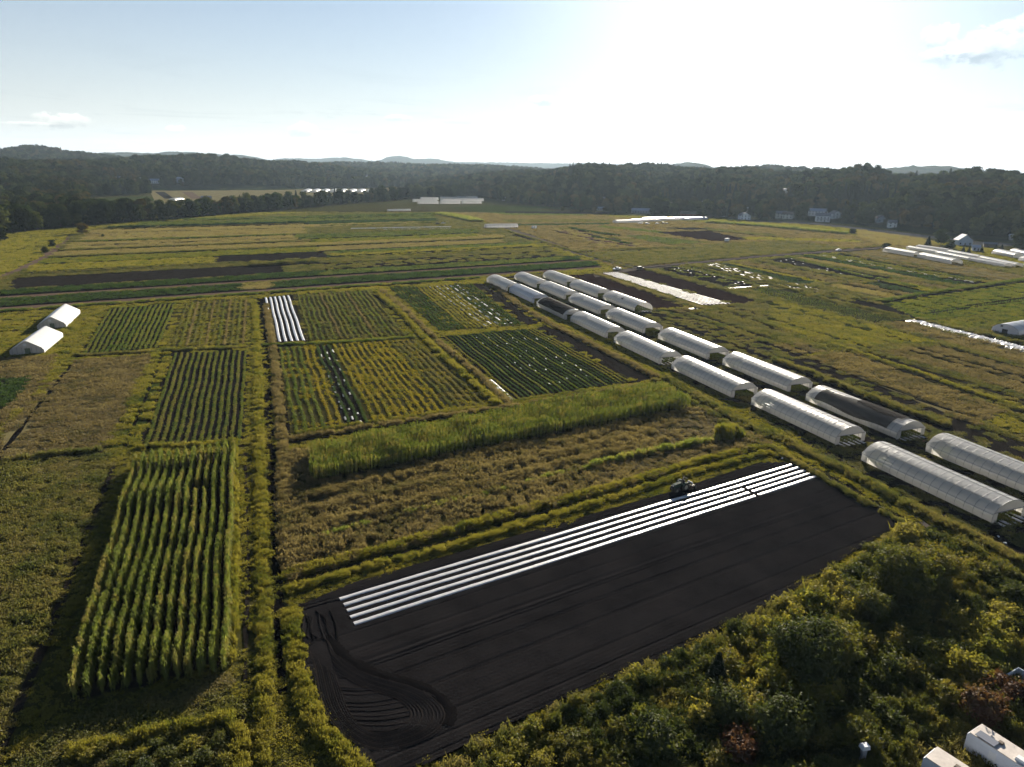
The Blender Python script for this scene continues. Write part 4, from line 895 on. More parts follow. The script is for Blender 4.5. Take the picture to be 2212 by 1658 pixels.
def furrows(A, B, x, y):
    wob = 0.15 * np.sin(A / 17)
    b = B + wob; d = np.min(np.abs(b[..., None] - GRO[None, None, :]), axis=-1) if b.size < 60000 else np.array([[0.]])
    idx = np.searchsorted(GRO, b); dl = np.abs(b - GRO[np.clip(idx - 1, 0, 149)]); dr = np.abs(b - GRO[np.clip(idx, 0, 149)]); d = np.minimum(dl, dr)
    return 0.018 * np.sin(b * 2 * math.pi / 0.62) - 0.12 * np.exp(-(d / 0.14) ** 2) + 0.05 * (vnoise(x, y, 0.8, 61) - .5) + 0.06 * (vnoise(x, y, 3, 62) - .5)
BP = [G(*p) for p in BLACK]
LOOP_O = q('d4', (600, 540), (700, 690), (900, 830), (1100, 905), (1330, 965), (1500, 1040), (1620, 1140), (1662, 1240), (1615, 1340), (1480, 1435), (1250, 1515), (1050, 1535), (850, 1465), (700, 1345), (600, 1215), (545, 1080), (515, 940), (490, 780), (440, 650))
LOOP_I = q('d4', (690, 860), (780, 905), (880, 960), (1000, 1010), (1150, 1060), (1240, 1100), (1310, 1160), (1340, 1225), (1300, 1300), (1220, 1345), (1120, 1375), (1020, 1385), (930, 1340), (860, 1280), (800, 1190), (760, 1100), (730, 1010), (700, 930), (685, 880))
LO, LI = np.array([G(*p) for p in LOOP_O]), np.array([G(*p) for p in LOOP_I])
furrow_mesh('soil_furrows', BP, 'e_black', 0.37, EU, 1.4, 0.13, furrows, 'fine straight furrows of the black tilled field', ex=[tuple(p) for p in LO])
def smooth_poly(P, n=90):
    """Catmull-Rom through the points"""
    P = np.asarray(P); res = []
    for i in range(len(P) - 1):
        p0, p1, p2, p3 = P[max(i - 1, 0)], P[i], P[i + 1], P[min(i + 2, len(P) - 1)]
        for t in np.linspace(0, 1, max(2, n // len(P)), endpoint=False):
            res.append(0.5 * (2 * p1 + (p2 - p0) * t + (2 * p0 - 5 * p1 + 4 * p2 - p3) * t * t + (3 * p1 - p0 - 3 * p2 + p3) * t ** 3))
    return np.array(res + [P[-1]])
def ridge(P, w, h, mat, label, z=0.345, name='soil_ridge'):
    P = np.asarray(P); T = np.gradient(P, axis=0); T /= np.linalg.norm(T, axis=1, keepdims=True); N = np.stack([-T[:, 1], T[:, 0]], 1)
    w = w * (0.75 + 0.5 * vnoise(P[:, 0], P[:, 1], 1.4, 71))[:, None]; hh = h * (0.5 + vnoise(P[:, 0], P[:, 1], 1.0, 72))
    a = np.concatenate([P - N * w, np.full((len(P), 1), z - 0.1)], 1); b = np.concatenate([P - N * w * .3, (z + hh)[:, None]], 1); c = np.concatenate([P + N * w * .3, (z + hh)[:, None]], 1); d = np.concatenate([P + N * w, np.full((len(P), 1), z - 0.1)], 1)
    V = np.stack([a, b, c, d], 1).reshape(-1, 3); n = len(P); F = []
    for i in range(n - 1):
        for j in range(3): F.append((i * 4 + j, (i + 1) * 4 + j, (i + 1) * 4 + j + 1, i * 4 + j + 1))
    return tag(link(name, mesh_np(name, V, np.array(F), M[mat], True)), label, kind='structure')
sheet('turning_loop', [tuple(p) for p in LO], 'e_black', 0.335, 0.0, 'rounded turning loop of wheel tracks at the left end of the black field')
for k in range(11):
    t = k / 10; P = smooth_poly(LO * (1 - t) + LI * t, 160)
    ridge(P, 0.11 + 0.09 * rg.random(), 0.05, ('e_black', 'e_ridge', 'e_black')[k % 3], '%s curved soil ridge of the turning loop from outside' % ORD[k])
ridge(smooth_poly(LO[:9] * .985 + LI[:9] * .015 + 0.35, 90), 0.75, 0.015, 'e_groove', 'broad dark wheel track along the outer edge of the turning loop', z=0.44, name='wheel_track')
for k, (x0, y0, x1, y1) in enumerate([(720, 905, 810, 900), (735, 985, 960, 985), (740, 1010, 1030, 1005), (760, 1045, 1080, 1030), (770, 1120, 1220, 1080), (780, 1150, 1260, 1110), (800, 1190, 1310, 1150), (830, 1230, 1330, 1190), (850, 1270, 1330, 1235), (900, 1310, 1310, 1290), (960, 1365, 1250, 1345)]):
    A, B = G(*q('d4', (x0, y0))[0]), G(*q('d4', (x1, y1))[0]); mid = (A + B) / 2 + (B - A)[::-1] * np.array([.06, -.06])
    ridge(smooth_poly([A, mid, B], 30), 0.16, 0.03, ('e_groove', 'e_ridge')[k % 2], '%s soil line inside the turning loop from the back' % ORD[k], z=0.36)
for k in range(9):
    A = G(*q('d4', (400 + 30 * k, 330 + 22 * (k % 4)))[0]); B = G(*q('d4', (430 + 34 * k, 560 + 10 * (k % 3)))[0])
    ridge(smooth_poly([A, (A + B) / 2 + rg.normal(size=2) * .5, B], 24), 0.22, 0.10, ('e_groove', 'e_black')[k % 2], 'wheel rut in the churned soil left of the plastic strips', z=0.40, name='wheel_rut')

def mulch_bed(a, b, w, h, mat, name, label, cat, group, z=0.2, wob=0.05, step=1.0, gaps=(), parent=None):
    """raised bed under plastic: rounded shoulders, small sags and wrinkles"""
    a, b = np.array(a), np.array(b); L = np.hypot(*(b - a)); n = max(3, int(L / step)); d = (b - a) / L; nr = np.array([-d[1], d[0]])
    V, F = [], []; prof = [(-.62, 0.0), (-.5, .72), (-.4, 1.0), (-.13, 1.04), (.13, 1.04), (.4, 1.0), (.5, .72), (.62, 0.0)]; m = len(prof)
    for i in range(n + 1):
        p = a + d * L * i / n + nr * wob * math.sin(L * i / n / 7.0)
        for (x, zz) in prof:
            r_ = rng.normal() * 0.012
            qq = p + nr * (x * w + rng.normal() * 0.015); V.append((qq[0], qq[1], z + h * zz + r_))
    for i in range(n):
        if any(g0 <= i * step <= g1 for g0, g1 in gaps): continue
        for j in range(m - 1): F.append((i * m + j, (i + 1) * m + j, (i + 1) * m + j + 1, i * m + j + 1))
    o = link(name, mesh_np(name, V, np.array(F), M[mat], True), parent); kd = 'stuff' if len(gaps) > 2 else None
    if label: tag(o, label, cat, group, kd)
    return o
LE = [(734, 1299.6), (743, 1312), (750, 1325), (757, 1339), (765, 1353)]; RE = [(1710, 1008), (1725, 1014), (1738, 1020.5), (1750, 1026.5), (1763, 1033)]
for i in range(5):
    A, B = G(*LE[i]), G(*RE[i]); L = np.hypot(*(B - A)); g = L * 0.80
    mulch_bed(A, B, 0.68, 0.13, 'mulch', 'mulch_strip', '%s white plastic mulch strip from the tractor on the black field' % ORD[i], 'mulch strip', 'white plastic mulch strips on the black field', gaps=((g, g + 1.0),) if i > 1 else (), z=0.33)
hz0, hz1 = G(1583, 1060), G(1588, 1095)
tag(MB().tube([(hz0[0], hz0[1], .58), ((hz0[0] + hz1[0]) / 2, (hz0[1] + hz1[1]) / 2, .6), (hz1[0], hz1[1], .52)], 0.06, 5).build('irrigation_hose', M['black']), 'black irrigation hose crossing the gap in the white strips', 'hose')
h2 = [G(*p) for p in q('d7', (400, 795), (520, 880), (700, 980), (900, 1100), (1010, 1140))]
tag(MB().tube([(p[0], p[1], .42) for p in h2], 0.05, 5).build('irrigation_hose', M['steel']), 'thin pale irrigation pipe along the right end of the black field', 'hose')
# six white strips of the small plot
for i in range(6):
    t = i / 5.0
    top = np.array([574, 644.5]) * (1 - t) + np.array([622, 640]) * t; bot = np.array([592, 741]) * (1 - t) + np.array([656, 737.5]) * t
    A, B = G(*top), G(*bot); d = (B - A) / np.hypot(*(B - A)); nr = np.array([-d[1], d[0]])
    mulch_bed(A, B, 0.74, 0.15, 'mulch', 'mulch_strip', '%s white strip from the left in the small black plot' % ORD[i], 'mulch strip', 'six white strips in the small black plot', wob=0.09, step=.8)
# shining rows beside the red fields
tl, tr, br, bl = [G(*p) for p in q('c3', (790, 1274), (905, 1268), (1885, 1540), (1650, 1550))]
for i in range(8):
    t = i / 7
    mulch_bed(tl + (tr - tl) * t, bl + (br - bl) * t, 0.42, 0.14, 'mulch_far', 'mulch_strip', '%s shining plastic row from the left between the two dark red fields' % ORD[i], 'mulch strip', 'shining plastic rows between the red fields', step=2.0)
def patchy(k0, k1, n, name_label, group, seed, cover_=0.5, w=0.55):
    (a0, a1), (b0, b1) = [tuple(G(*p) for p in k) for k in (k0, k1)]
    for i in range(n):
        t = i / max(n - 1, 1); A, B = a0 + (b0 - a0) * t, a1 + (b1 - a1) * t; L = np.hypot(*(B - A)); r = np.random.default_rng(seed + i); gaps = []; s = 0
        while s < L:
            e = s + r.uniform(3, 14); gaps.append((s + (e - s) * cover_, e)); s = e
        mulch_bed(A, B, w, 0.12, 'mulch_far', 'mulch_strip', name_label % ORD[i], 'mulch strip', group, step=1.2, gaps=gaps)
patchy(q('c3', (1660, 1205), (2500, 1420)), q('c3', (1760, 1192), (2780, 1450)), 5, '%s broken plastic row from the left in the weedy field at right', 'broken plastic rows in the weedy field', 200, .45)
patchy(q('c4', (60, 1180), (620, 1290)), q('c4', (200, 1150), (1300, 1395)), 4, '%s scrappy plastic row from the left in the upper right olive field', 'scrappy plastic rows in the olive field', 220, .06)
patchy(q('c4', (440, 1125), (1780, 1355)), q('c4', (470, 1120), (1790, 1350)), 2, '%s thin plastic row from the left beside the bright green strip', 'thin plastic rows beside the bright green strip', 230, .3, .7)
patchy(q('c6', (1500, 190), (2000, 540)), q('c6', (1740, 180), (2205, 510)), 5, '%s plastic row from the left showing through the crop by the upper tunnels', 'plastic rows showing through the crop', 240, .5, .8)
patchy(q('c3', (1400, 1240), (1950, 1370)), q('c3', (1470, 1222), (2212, 1400)), 3, '%s glinting plastic row from the left in the brown seeded field', 'glinting plastic rows in the brown seeded field', 250, .08, .5)
patchy(q('c6', (560, 780), (800, 1410)), q('c6', (660, 740), (920, 1400)), 3, '%s plastic row from the left between the dark plants of the yellowing field', 'plastic rows in the yellowing field', 260, .22, .4)
patchy(q('c7', (80, 740), (560, 1200)), q('c7', (700, 750), (1080, 1120)), 7, '%s torn plastic row from the left under the dark vegetables', 'torn plastic rows under the dark vegetables', 270, .1, .3)
mulch_bed(G(*q('c7', (190, 1108))[0]), G(*q('c7', (390, 1290))[0]), 1.3, .1, 'mulch', 'mulch_strip', 'single bare white strip at the left of the dark vegetables', 'mulch strip', None)
A, B = [G(*p) for p in q('c2', (820, 890), (1690, 874))]
mulch_bed(A, B, 2.2, .5, 'mulch', 'mulch_strip', 'long thin white row in the far left striped field', 'mulch strip', None, step=3)
A, B = [G(*p) for p in q('c2', (1100, 897), (1680, 886))]
mulch_bed(A, B, 1.2, .3, 'mulch', 'mulch_strip', 'shorter white row just below the long thin white row', 'mulch strip', None, step=3)
A, B = [G(*p) for p in q('c3', (1850, 1408), (2212, 1382))]
mulch_bed(A, B, 0.5, .15, 'mulch', 'mulch_strip', 'white cloth edge across the end of the brown seeded field', 'mulch strip', None, step=2)
# crumpled sheet of white plastic at the right
cr = [G(*p) for p in q('c8', (1192, 378), (1280, 366), (2400, 648), (2400, 700))]
def crumple():
    a, b, c, d = cr; n, m = 150, 9; s, t = np.meshgrid(np.linspace(0, 1, n), np.linspace(0, 1, m), indexing='ij')
    P = (a + (d - a) * s[..., None]) * (1 - t[..., None]) + (b + (c - b) * s[..., None]) * t[..., None]
    z = 0.2 + 0.45 * rng.random((n, m)); z[:, 0] = z[:, -1] = 0.12; P = P + rng.normal(size=P.shape) * .15
    V = np.concatenate([P, z[..., None]], -1).reshape(-1, 3); i, j = np.meshgrid(np.arange(n - 1), np.arange(m - 1), indexing='ij'); k = (i * m + j).ravel()
    tag(link('plastic_sheet', mesh_np('plastic_sheet', V, np.stack([k, k + m, k + m + 1, k + 1], 1), M['mulch'])), 'crumpled white plastic sheet lying along the field at the right edge', 'plastic sheet')
crumple()

# ------------------------------------------------------------------ plastic tunnels
def arch(W, Hr, n=14, side=1.25):
    """feet at x = +-W/2, straight walls, gently pointed roof"""
    pts = [(-W / 2, 0.0)]
    for i in range(n + 1):
        t = math.pi * (1 - i / n); pts.append((W / 2 * math.cos(t) * (1 - 0.03 * math.sin(t)), side + (Hr - side) * (0.93 * math.sin(t) + 0.07 * (1 - abs(math.cos(t))))))
    return pts + [(W / 2, 0.0)]
TM = {}
def arch_patch(W, Hr, i0, i1, y0, y1, ny, off, mat, name, wave=None, lo=None):
    """piece of the cover between arch points i0..i1 and lengths y0..y1, lifted by off"""
    A = arch(W, Hr); V, F = [], []; ys = np.linspace(y0, y1, ny + 1); cols = i1 - i0
    for r_, y in enumerate(ys):
        for i in range(i0, i1 + 1):
            x, z = A[i]
            if i == 0: z = 0.35
            if i == len(A) - 1: z = 0.35
            if wave and i in (i0, i1): 
                f = wave(y) ; x, z = A[i][0] * (1 - f) + A[i + (1 if i == i0 else -1)][0] * f, A[i][1] * (1 - f) + A[i + (1 if i == i0 else -1)][1] * f
            nx, nz = x / (W / 2), (z - 1.2) / Hr; q_ = math.hypot(nx, nz) or 1
            sag = -0.006 * (1 if r_ % 2 else 0)
            V.append((x + nx / q_ * (off + sag), y, z + nz / q_ * (off + sag)))
    m = cols + 1
    for r_ in range(ny):
        for j in range(cols): F.append((r_ * m + j, r_ * m + j + 1, (r_ + 1) * m + j + 1, (r_ + 1) * m + j))
    return mesh_np(name, V, np.array(F), M[mat], True)
def tunnel(near_left, rz, label, W=8.8, L=29.0, Hr=4.1, mat='film', nh=17, group='plastic tunnels', z=0.0, ends='open', plain=False, name='plastic_tunnel'):
    near_left = np.asarray(near_left); c, s = math.cos(rz), math.sin(rz)
    loc = near_left + np.array([c, s]) * W / 2
    root = empty(name, (loc[0], loc[1], z), rz, label, 'greenhouse', group)
    key = (W, round(L, 1), Hr, nh, mat)
    if key not in TM:
        A = arch(W, Hr); d = {}
        d['cover'] = arch_patch(W, Hr, 0, len(A) - 1, 0, L, 2 * (nh - 1), 0.0, mat, 'cover')
        d['hoop'] = MB().tube([(x, 0, zz) for x, zz in A], 0.042, 5).mesh('hoop', M['pipe'])
        top = [p for p in A if p[1] >= 2.2]; gx = [(-W / 2 * .985, 2.2)] + top + [(W / 2 * .985, 2.2)]
        g = MB(); k = len(gx); g.add([(x, 0, zz) for x, zz in gx] + [(x * .99, 0.04, zz) for x, zz in gx], [tuple(range(k)), tuple(range(2 * k - 1, k - 1, -1))] + [(i, (i + 1) % k, (i + 1) % k + k, i + k) for i in range(k)])
        d['end_wall'] = g.mesh('end_wall', M[mat if not mat.startswith('shade') else 'film'])
        d['flap'] = MB().box((0, 0, 1.1), (W * .13, 0.04, 2.2)).mesh('flap', M[mat if not mat.startswith('shade') else 'film'])
        d['purlin'] = MB().tube([(0, 0, 0), (0, L, 0)], 0.04, 5).mesh('purlin', M['pipe'])
        d['door_beam'] = MB().box((0, 0, 2.2), (W * .95, 0.1, 0.1)).mesh('door_beam', M['pipe'])
        TM[key] = d
    d = TM[key]
    link('cover', d['cover'], root)
    for k in range(nh): link('hoop', d['hoop'], root, (0, L * k / (nh - 1), 0))
    A = arch(W, Hr)
    if not plain:
        for i in (2, 5, 8, 11, 14): link('purlin', d['purlin'], root, (A[i][0] * 1.005, 0, A[i][1] + 0.05 * (1 if A[i][1] > 2 else 0)))
    for y in (-0.03, L + 0.03):
        if ends == 'bare' and y < 0: continue
        link('end_wall', d['end_wall'], root, (0, y, 0))
        if ends != 'closed':
            for sx in (-1, 1): link('flap', d['flap'], root, (sx * W * .43, y, 0))
            if not plain: link('door_beam', d['door_beam'], root, (0, y - 0.06, 0))
        else:
            f = MB().box((0, y, 1.1), (W * .96, 0.05, 2.2)).build('end_panel', M['film' if mat.startswith('shade') else mat], root)
    return root
AX = R(21.0)
UD = np.array([math.cos(R(-69)), math.sin(R(-69))]); WD = np.array([math.cos(AX), math.sin(AX)])
TUN = {'A1': ((1052.7, 611.5), (1090, 630)), 'A2': ((1101.9, 632.3), (1146.4, 656.5)), 'A3': ((1160, 664.8), (1217, 690)), 'A4': ((1234, 695), (1304, 732.8)), 'A5': ((1327.6, 742.8), (1419, 786.5)), 'A6': ((1450, 796.5), (1578.4, 864)), 'A7': ((1621, 869), (1806.4, 973)), 'A8': ((1862.6, 994), (2137.6, 1139)),
       'B1': ((1111.4, 604), (1154, 624)), 'B2': ((1165, 626.5), (1216.4, 647.8)), 'B3': ((1229, 654), (1290, 680.3)), 'B4': ((1307.6, 687.8), (1387.6, 721.5)), 'B5': ((1420, 734), (1526.4, 777.8)), 'B6': ((1560, 790), (1699, 848.6)), 'B7': ((1740, 865.5), (1935, 954)), 'B8': ((1997.6, 978), None),
       'C1': ((1171.4, 601.5), (1221.4, 617.8)), 'C2': ((1230, 622.8), (1286.4, 643.5)), 'C3': ((1301.4, 647.8), (1371.4, 675.3))}
ROWN = {'A': 'left', 'B': 'middle', 'C': 'right'}
TROOT = {}
cnt = {'A': 8, 'B': 8, 'C': 3}
for k, (fl, nl) in TUN.items():
    f = G(*fl); 
    if nl is None: n_ = f + UD * 29
    else:
        n_ = G(*nl); mid = (f + n_) / 2; n_ = mid + UD * 14.5
    i = cnt[k[0]] - int(k[1])
    lab = 'plastic tunnel, %s from the near end of the %s tunnel row' % (ORD[i], ROWN[k[0]])
    mat = 'film'
    if k == 'A2': lab, mat = 'bluish plastic tunnel, seventh from the near end of the left tunnel row', 'film_blue'
    if k == 'A3': lab = 'plastic tunnel under a black shade net in the left tunnel row'
    if k == 'B7': lab = 'plastic tunnel with sagging grey and black shade nets in the middle tunnel row'
    if k == 'C3': lab = 'torn plastic tunnel open at its near end, front of the right tunnel row'
    if k == 'A8': lab = 'largest and nearest plastic tunnel, at the right edge of the photo'
    TROOT[k] = tunnel(n_, AX, lab, mat=mat, ends='bare' if k == 'C3' else 'open', group='plastic tunnels in three long rows')
W_, H_, L_ = 8.8, 4.1, 29.0
link('shade_net', arch_patch(W_, H_, 2, 14, 1.5, 28, 26, 0.12, 'shade', 'shade_net'), TROOT['A3'])
link('shade_net', arch_patch(W_, H_, 1, 8, 3.0, 26.0, 24, 0.12, 'shade_grey', 'shade_net', wave=lambda y: 0.5 + 0.45 * math.sin(y * .35)), TROOT['B7'])['label'] = 'grey shade net'
link('shade_net', arch_patch(W_, H_, 6, 13, 2.0, 15.5, 16, 0.22, 'shade', 'shade_net', wave=lambda y: 0.45 + 0.45 * math.cos(y * .4)), TROOT['B7'])['label'] = 'black shade net bunched along the ridge'
link('tear', arch_patch(W_, H_, 4, 6, 13.0, 15.0, 2, 0.06, 'shade', 'tear', wave=lambda y: (y - 13) * .45), TROOT['C3'])['label'] = 'dark torn hole'
for k, r_ in TROOT.items():
    o = np.array(r_.location)[:2]; dark = TM[(8.8, 29.0, 4.1, 17, 'film')]
    if k in ('A8', 'C3', 'A7', 'B7', 'A5'):
        for j, x in enumerate((-3, -1.5, 0, 1.5, 3)):
            a = o + WD * x + UD * 1.6; b = o + WD * x - UD * 28.5
            mulch_bed(a, b, 0.55, 0.18, 'mulch', 'mulch_strip', 'white strip in the %s' % r_['label'].replace('plastic ', '').replace('from the near end of', 'in')[:70].rsplit(' ', 1)[0], 'mulch strip', 'strips in the tunnel %s' % r_['label'][:40], z=.1, step=1.5)
    pos, rr = [], []
    for x in (-3.2, -1.9, -.6, .7, 2.0, 3.2):
        p, _ = row_line(o + WD * x, o + WD * x - UD * 28.5, .6); pos.append(p)
    p = np.concatenate(pos); Q = place_templates(plants('leafy'), np.concatenate([p, np.full((len(p), 1), .1)], 1), rng.random(len(p)) * 6.28, rng.uniform(1, 1.7, len(p)))
    tag(link('crop_leaves', mesh_np('crop_leaves', Q.reshape(-1, 3), np.arange(len(Q) * 4).reshape(-1, 4), M['green'])), 'leafy crop growing inside the %s' % r_['label'].replace('plastic ', '')[:64], 'plants', kind='stuff')
def tun2(fl, nl, W, label, Hr=3.6, mat='film_far', nh=9, group='tunnels', ends='closed', flip=False):
    f, n_ = G(*fl), G(*nl)
    d = (f - n_) / np.hypot(*(f - n_)); rz = math.atan2(d[1], d[0]) - math.pi / 2; L = np.hypot(*(f - n_))
    return tunnel(n_, rz, label, W=W, L=L, Hr=Hr, mat=mat, nh=nh, group=group, ends=ends, plain=True)
g_ = 'white tunnels in front of the far tree belt'
for i, (a, b, y, pos) in enumerate([(1570, 1395, 672, 'front left'), (1758, 1588, 672, 'front middle'), (1940, 1775, 670, 'front right'), (1560, 1352, 655, 'middle left'), (1770, 1592, 650, 'middle centre'), (1958, 1778, 648, 'middle right'), (1570, 1420, 638, 'back left'), (1735, 1590, 634, 'back middle'), (1905, 1735, 630, 'back right')]):
    tun2(q('c2', (a, y))[0], q('c2', (b, y))[0], 8, '%s white tunnel of the cluster before the far tree belt' % pos, Hr=4.4, group=g_, nh=7)
tun2(q('c2', (2245, 874))[0], q('c2', (1972, 878))[0], 7, 'lone white tunnel beside the far lane', Hr=3.8, group=None)
tun2(q('c2', (1320, 731))[0], q('c2', (1132, 735))[0], 6, 'low white tunnel in the far striped field', Hr=2.4, group=None)
for i, (a, b, y) in enumerate([(1090, 868, 836), (1250, 1000, 826), (1455, 1180, 816), (1300, 1100, 812), (1645, 1462, 812)]):
    tun2(q('c3', (a, y - 6))[0], q('c3', (b, y))[0], 9, '%s glaring tunnel from the left below the houses' % ORD[i], Hr=3.4, group='glaring tunnels below the houses', mat='film' if i < 4 else 'film_blue', nh=7)
for i, (x0, y0, x1, y1) in enumerate([(990, 1088, 1245, 1132), (1285, 1138, 1570, 1196)]):
    tun2(q('c4', (x0, y0))[0], q('c4', (x1, y1))[0], 9, '%s front tunnel of the shining group at the right' % ('upper', 'lower')[i], Hr=3.8, group='shining tunnels at the right', mat='film', nh=11, ends='open')
for i, (x0, y0, x1, y1) in enumerate([(1190, 1066, 1440, 1108), (1275, 1056, 1540, 1094), (1440, 1112, 1720, 1168), (1540, 1102, 1800, 1150), (1722, 1168, 2035, 1224), (1812, 1156, 2125, 1220)]):
    tun2(q('c4', (x0, y0))[0], q('c4', (x1, y1))[0], 6, '%s narrow tunnel from the left behind the shining pair' % ORD[i], Hr=2.8, group='narrow tunnels behind the shining pair', mat='film', nh=11, ends='open')
for i, (x0, y0, x1, y1) in enumerate([(1930, 1104, 2110, 1142), (2080, 1098, 2300, 1146), (2125, 1058, 2290, 1090), (2160, 1166, 2360, 1205)]):
    tun2(q('c4', (x0, y0))[0], q('c4', (x1, y1))[0], 9, '%s tunnel from the left in the group at the right edge' % ORD[i], Hr=3.8, group='tunnels at the right edge', mat='film', nh=9)
for i in range(8):
    x = 385 + 78 * i
    tun2(q('c2', (x + 40, 560))[0], q('c2', (x, 574))[0], 14, '%s white tunnel from the left in the far clearing' % ORD[i], Hr=4.6, group='white tunnels in the far clearing', nh=5)
tun2(q('c1', (1535, 640))[0], q('c1', (1460, 648))[0], 10, 'small white tunnel in front of the bare strips of the clearing', Hr=4.2, group=None, nh=5)
rt = tun2((2290, 690), (2141, 717), 9.5, 'bluish greenhouse with a dark doorway at the right edge', Hr=4.0, mat='film_blue', nh=11, group=None)
tn = G(2141, 717); tf = G(2290, 690)
MB().box((0, -0.12, 1.0), (2.0, 0.08, 2.0)).build('door', M['black'], rt)
MB().box((-1.4, -0.12, 3.0), (0.9, 0.08, 0.8)).build('vent', M['roof_grey'], rt)

# white greenhouses at the left
def white_house(front_left, front_right, back_right, label, L=None):
    a, b, c = G(*front_left), G(*front_right), G(*back_right)
    d = (c - b); Ln = np.hypot(*d); d /= Ln; rz = math.atan2(d[1], d[0]) - math.pi / 2
    xd = np.array([math.cos(rz), math.sin(rz)]); W = float(np.dot(b - a, xd)); loc = b - xd * W / 2
    root = empty('greenhouse', (loc[0], loc[1], 0), rz, label, 'greenhouse', 'white greenhouses at the left'); L = L or Ln; h, Hr = 1.5, 4.4
    for s in (-1, 1):
        m = MB(); pr = [(s * W / 2, 0.3), (s * W / 2, h), (s * W * .44, h + .55), (s * .35, Hr - .06), (0, Hr)]
        V = [(x, y, z) for y in np.linspace(-.1, L + .1, 12) for x, z in pr]; n = len(pr)
        m.add(V, [(r_ * n + j, r_ * n + j + 1, (r_ + 1) * n + j + 1, (r_ + 1) * n + j) for r_ in range(11) for j in range(n - 1)])
        m.build('roof_film', M['film_white'], root, smooth=True)
    for y in (0, L):
        w = MB(); w.prism([(-W / 2 + .05, 0), (W / 2 - .05, 0), (W / 2 - .05, h), (W * .43, h + .5), (0, Hr - .1), (-W * .43, h + .5), (-W / 2 + .05, h)], y - .03, y + .03); w.build('end_wall', M['film'], root)
    MB().box((0.2, -0.12, 1.0), (1.5, .08, 2.0)).build('door', M['dark_door'], root)
    MB().box((-.3, -0.12, 3.1), (.9, .08, .8)).build('vent', M['white'], root)
    for k in range(7): MB().box((-W * .42 + W * .84 * k / 6, -0.09, 1.2), (.07, .06, 2.4)).build('frame_post', M['pipe'], root)
    return root
M['dark_door'] = paint('greenish_door', (0.10, 0.12, 0.07), 0.7)
white_house((24, 767), (97, 764), (137, 730), 'white greenhouse nearest the camera at the left edge')
white_house((82, 712), (144, 709), (174, 679), 'white greenhouse standing behind the nearer one at the left')

# ------------------------------------------------------------------ trees
def sprigs(r, lob, n, leaf):
    """shoots that stick out of the leaf mass"""
    j = r.integers(0, len(lob), n); u = r.normal(size=(n, 3)); u[:, 2] = np.abs(u[:, 2]) * 1.1 + .1; u /= np.linalg.norm(u, axis=1, keepdims=True); res = []
    for t in np.linspace(.8, 1.55, 9):
        P = lob[j, :3] + u * (lob[j, 3] * t)[:, None] + r.normal(size=(n, 3)) * .09; res.append(leaves(r, P, (leaf[0] * .8, leaf[1] * .95), bias=(0, 0, .3)))
    return np.concatenate(res)
def tree_crown(seed, h=17.0, w=6.0, n=800, conif=False, leaf=(0.5, 0.95), sprig=0):
    r = np.random.default_rng(seed)
    if conif:
        z = r.random(n) ** .8; rad = (1 - z) * w * .5 * (0.6 + .4 * r.random(n)) + .1; a = r.random(n) * 6.283
        P = np.stack([rad * np.cos(a), rad * np.sin(a), h * (0.06 + .94 * z)], 1)
        core = [[(0, 0, h * .95), (w * .42 * math.cos(a), w * .42 * math.sin(a), h * .1), (0, 0, h * .06), (-w * .42 * math.cos(a), -w * .42 * math.sin(a), h * .1)] for a in (0, 1.05, 2.1)]  # added inner planes that keep light from passing through
        return np.concatenate([leaves(r, P, (leaf[0] * .7, leaf[1] * .7), bias=(0, 0, .3), out_from=np.array([0, 0, h * .4]), outw=.8), np.array(core)])
    k = int(r.integers(6, 10)); lob = []
    for i in range(k):
        z = r.uniform(.3, .76); q_ = math.sqrt(max(.05, 1 - ((z - .45) / .55) ** 2)); a = r.random() * 6.28; d = r.uniform(.3, .62) * q_ * w
        lob.append((d * math.cos(a), d * math.sin(a), z * h, w * r.uniform(.38, .55)))
    lob.append((0, 0, h * .72, w * .62)); lob.append((0, 0, h * .45, w * .75)); lob += [(w * .35 * math.cos(a), w * .35 * math.sin(a), h * .2, w * .42) for a in (0.4, 2.5, 4.6)]; lob = np.array(lob); j = r.integers(0, len(lob), n)
    u = r.normal(size=(n, 3)); u /= np.linalg.norm(u, axis=1, keepdims=True); u[:, 2] = np.where(u[:, 2] < -.3, -u[:, 2], u[:, 2])
    rad = lob[j, 3] * (0.72 + .36 * r.random(n))
    P = lob[j, :3] + u * rad[:, None] * np.array([1, 1, .85])
    nrm_from = lob[j, :3]; core = []
    for cx_, cy_, cz_, cr_ in lob:      # added crossed planes that block light and see-through
        e = np.eye(3) * cr_ * .8; c = np.array([cx_, cy_, cz_])
        core += [[c + e[a], c + e[b], c - e[a], c - e[b]] for a, b in ((0, 1), (1, 2), (0, 2))]
    return np.concatenate([leaves(r, P, leaf, bias=(0, 0, .35), out_from=nrm_from, outw=2.6, asp=.7), np.array(core)] + ([sprigs(r, lob, sprig, leaf)] if sprig else []))
def trunk_mesh(seed, h, r0, limbs=4):
    r = np.random.default_rng(seed); m = MB(); m.tube([(0, 0, -.3), (.1, 0, h * .3), (.05, .1, h * .62)], r0, 7, r0 * .45)
    for i in range(limbs):
        a = i * 6.28 / limbs + r.random(); z = h * r.uniform(.25, .5); m.tube([(0, 0, z), (math.cos(a) * h * .1, math.sin(a) * h * .1, z + h * .14), (math.cos(a) * h * .2, math.sin(a) * h * .2, z + h * .26)], r0 * .4, 5, r0 * .12)
    return m.mesh('trunk', M['bark'])
CR = {k: [tmesh('crown', tree_crown(s + o, conif=c, w=wd), M[mt]) for s in range(nv)] for k, o, c, wd, mt, nv in (('green', 100, False, 6.0, 'tree', 6), ('autumn', 200, False, 5.5, 'tree_autumn', 4), ('conifer', 300, True, 7.0, 'conifer', 3))}
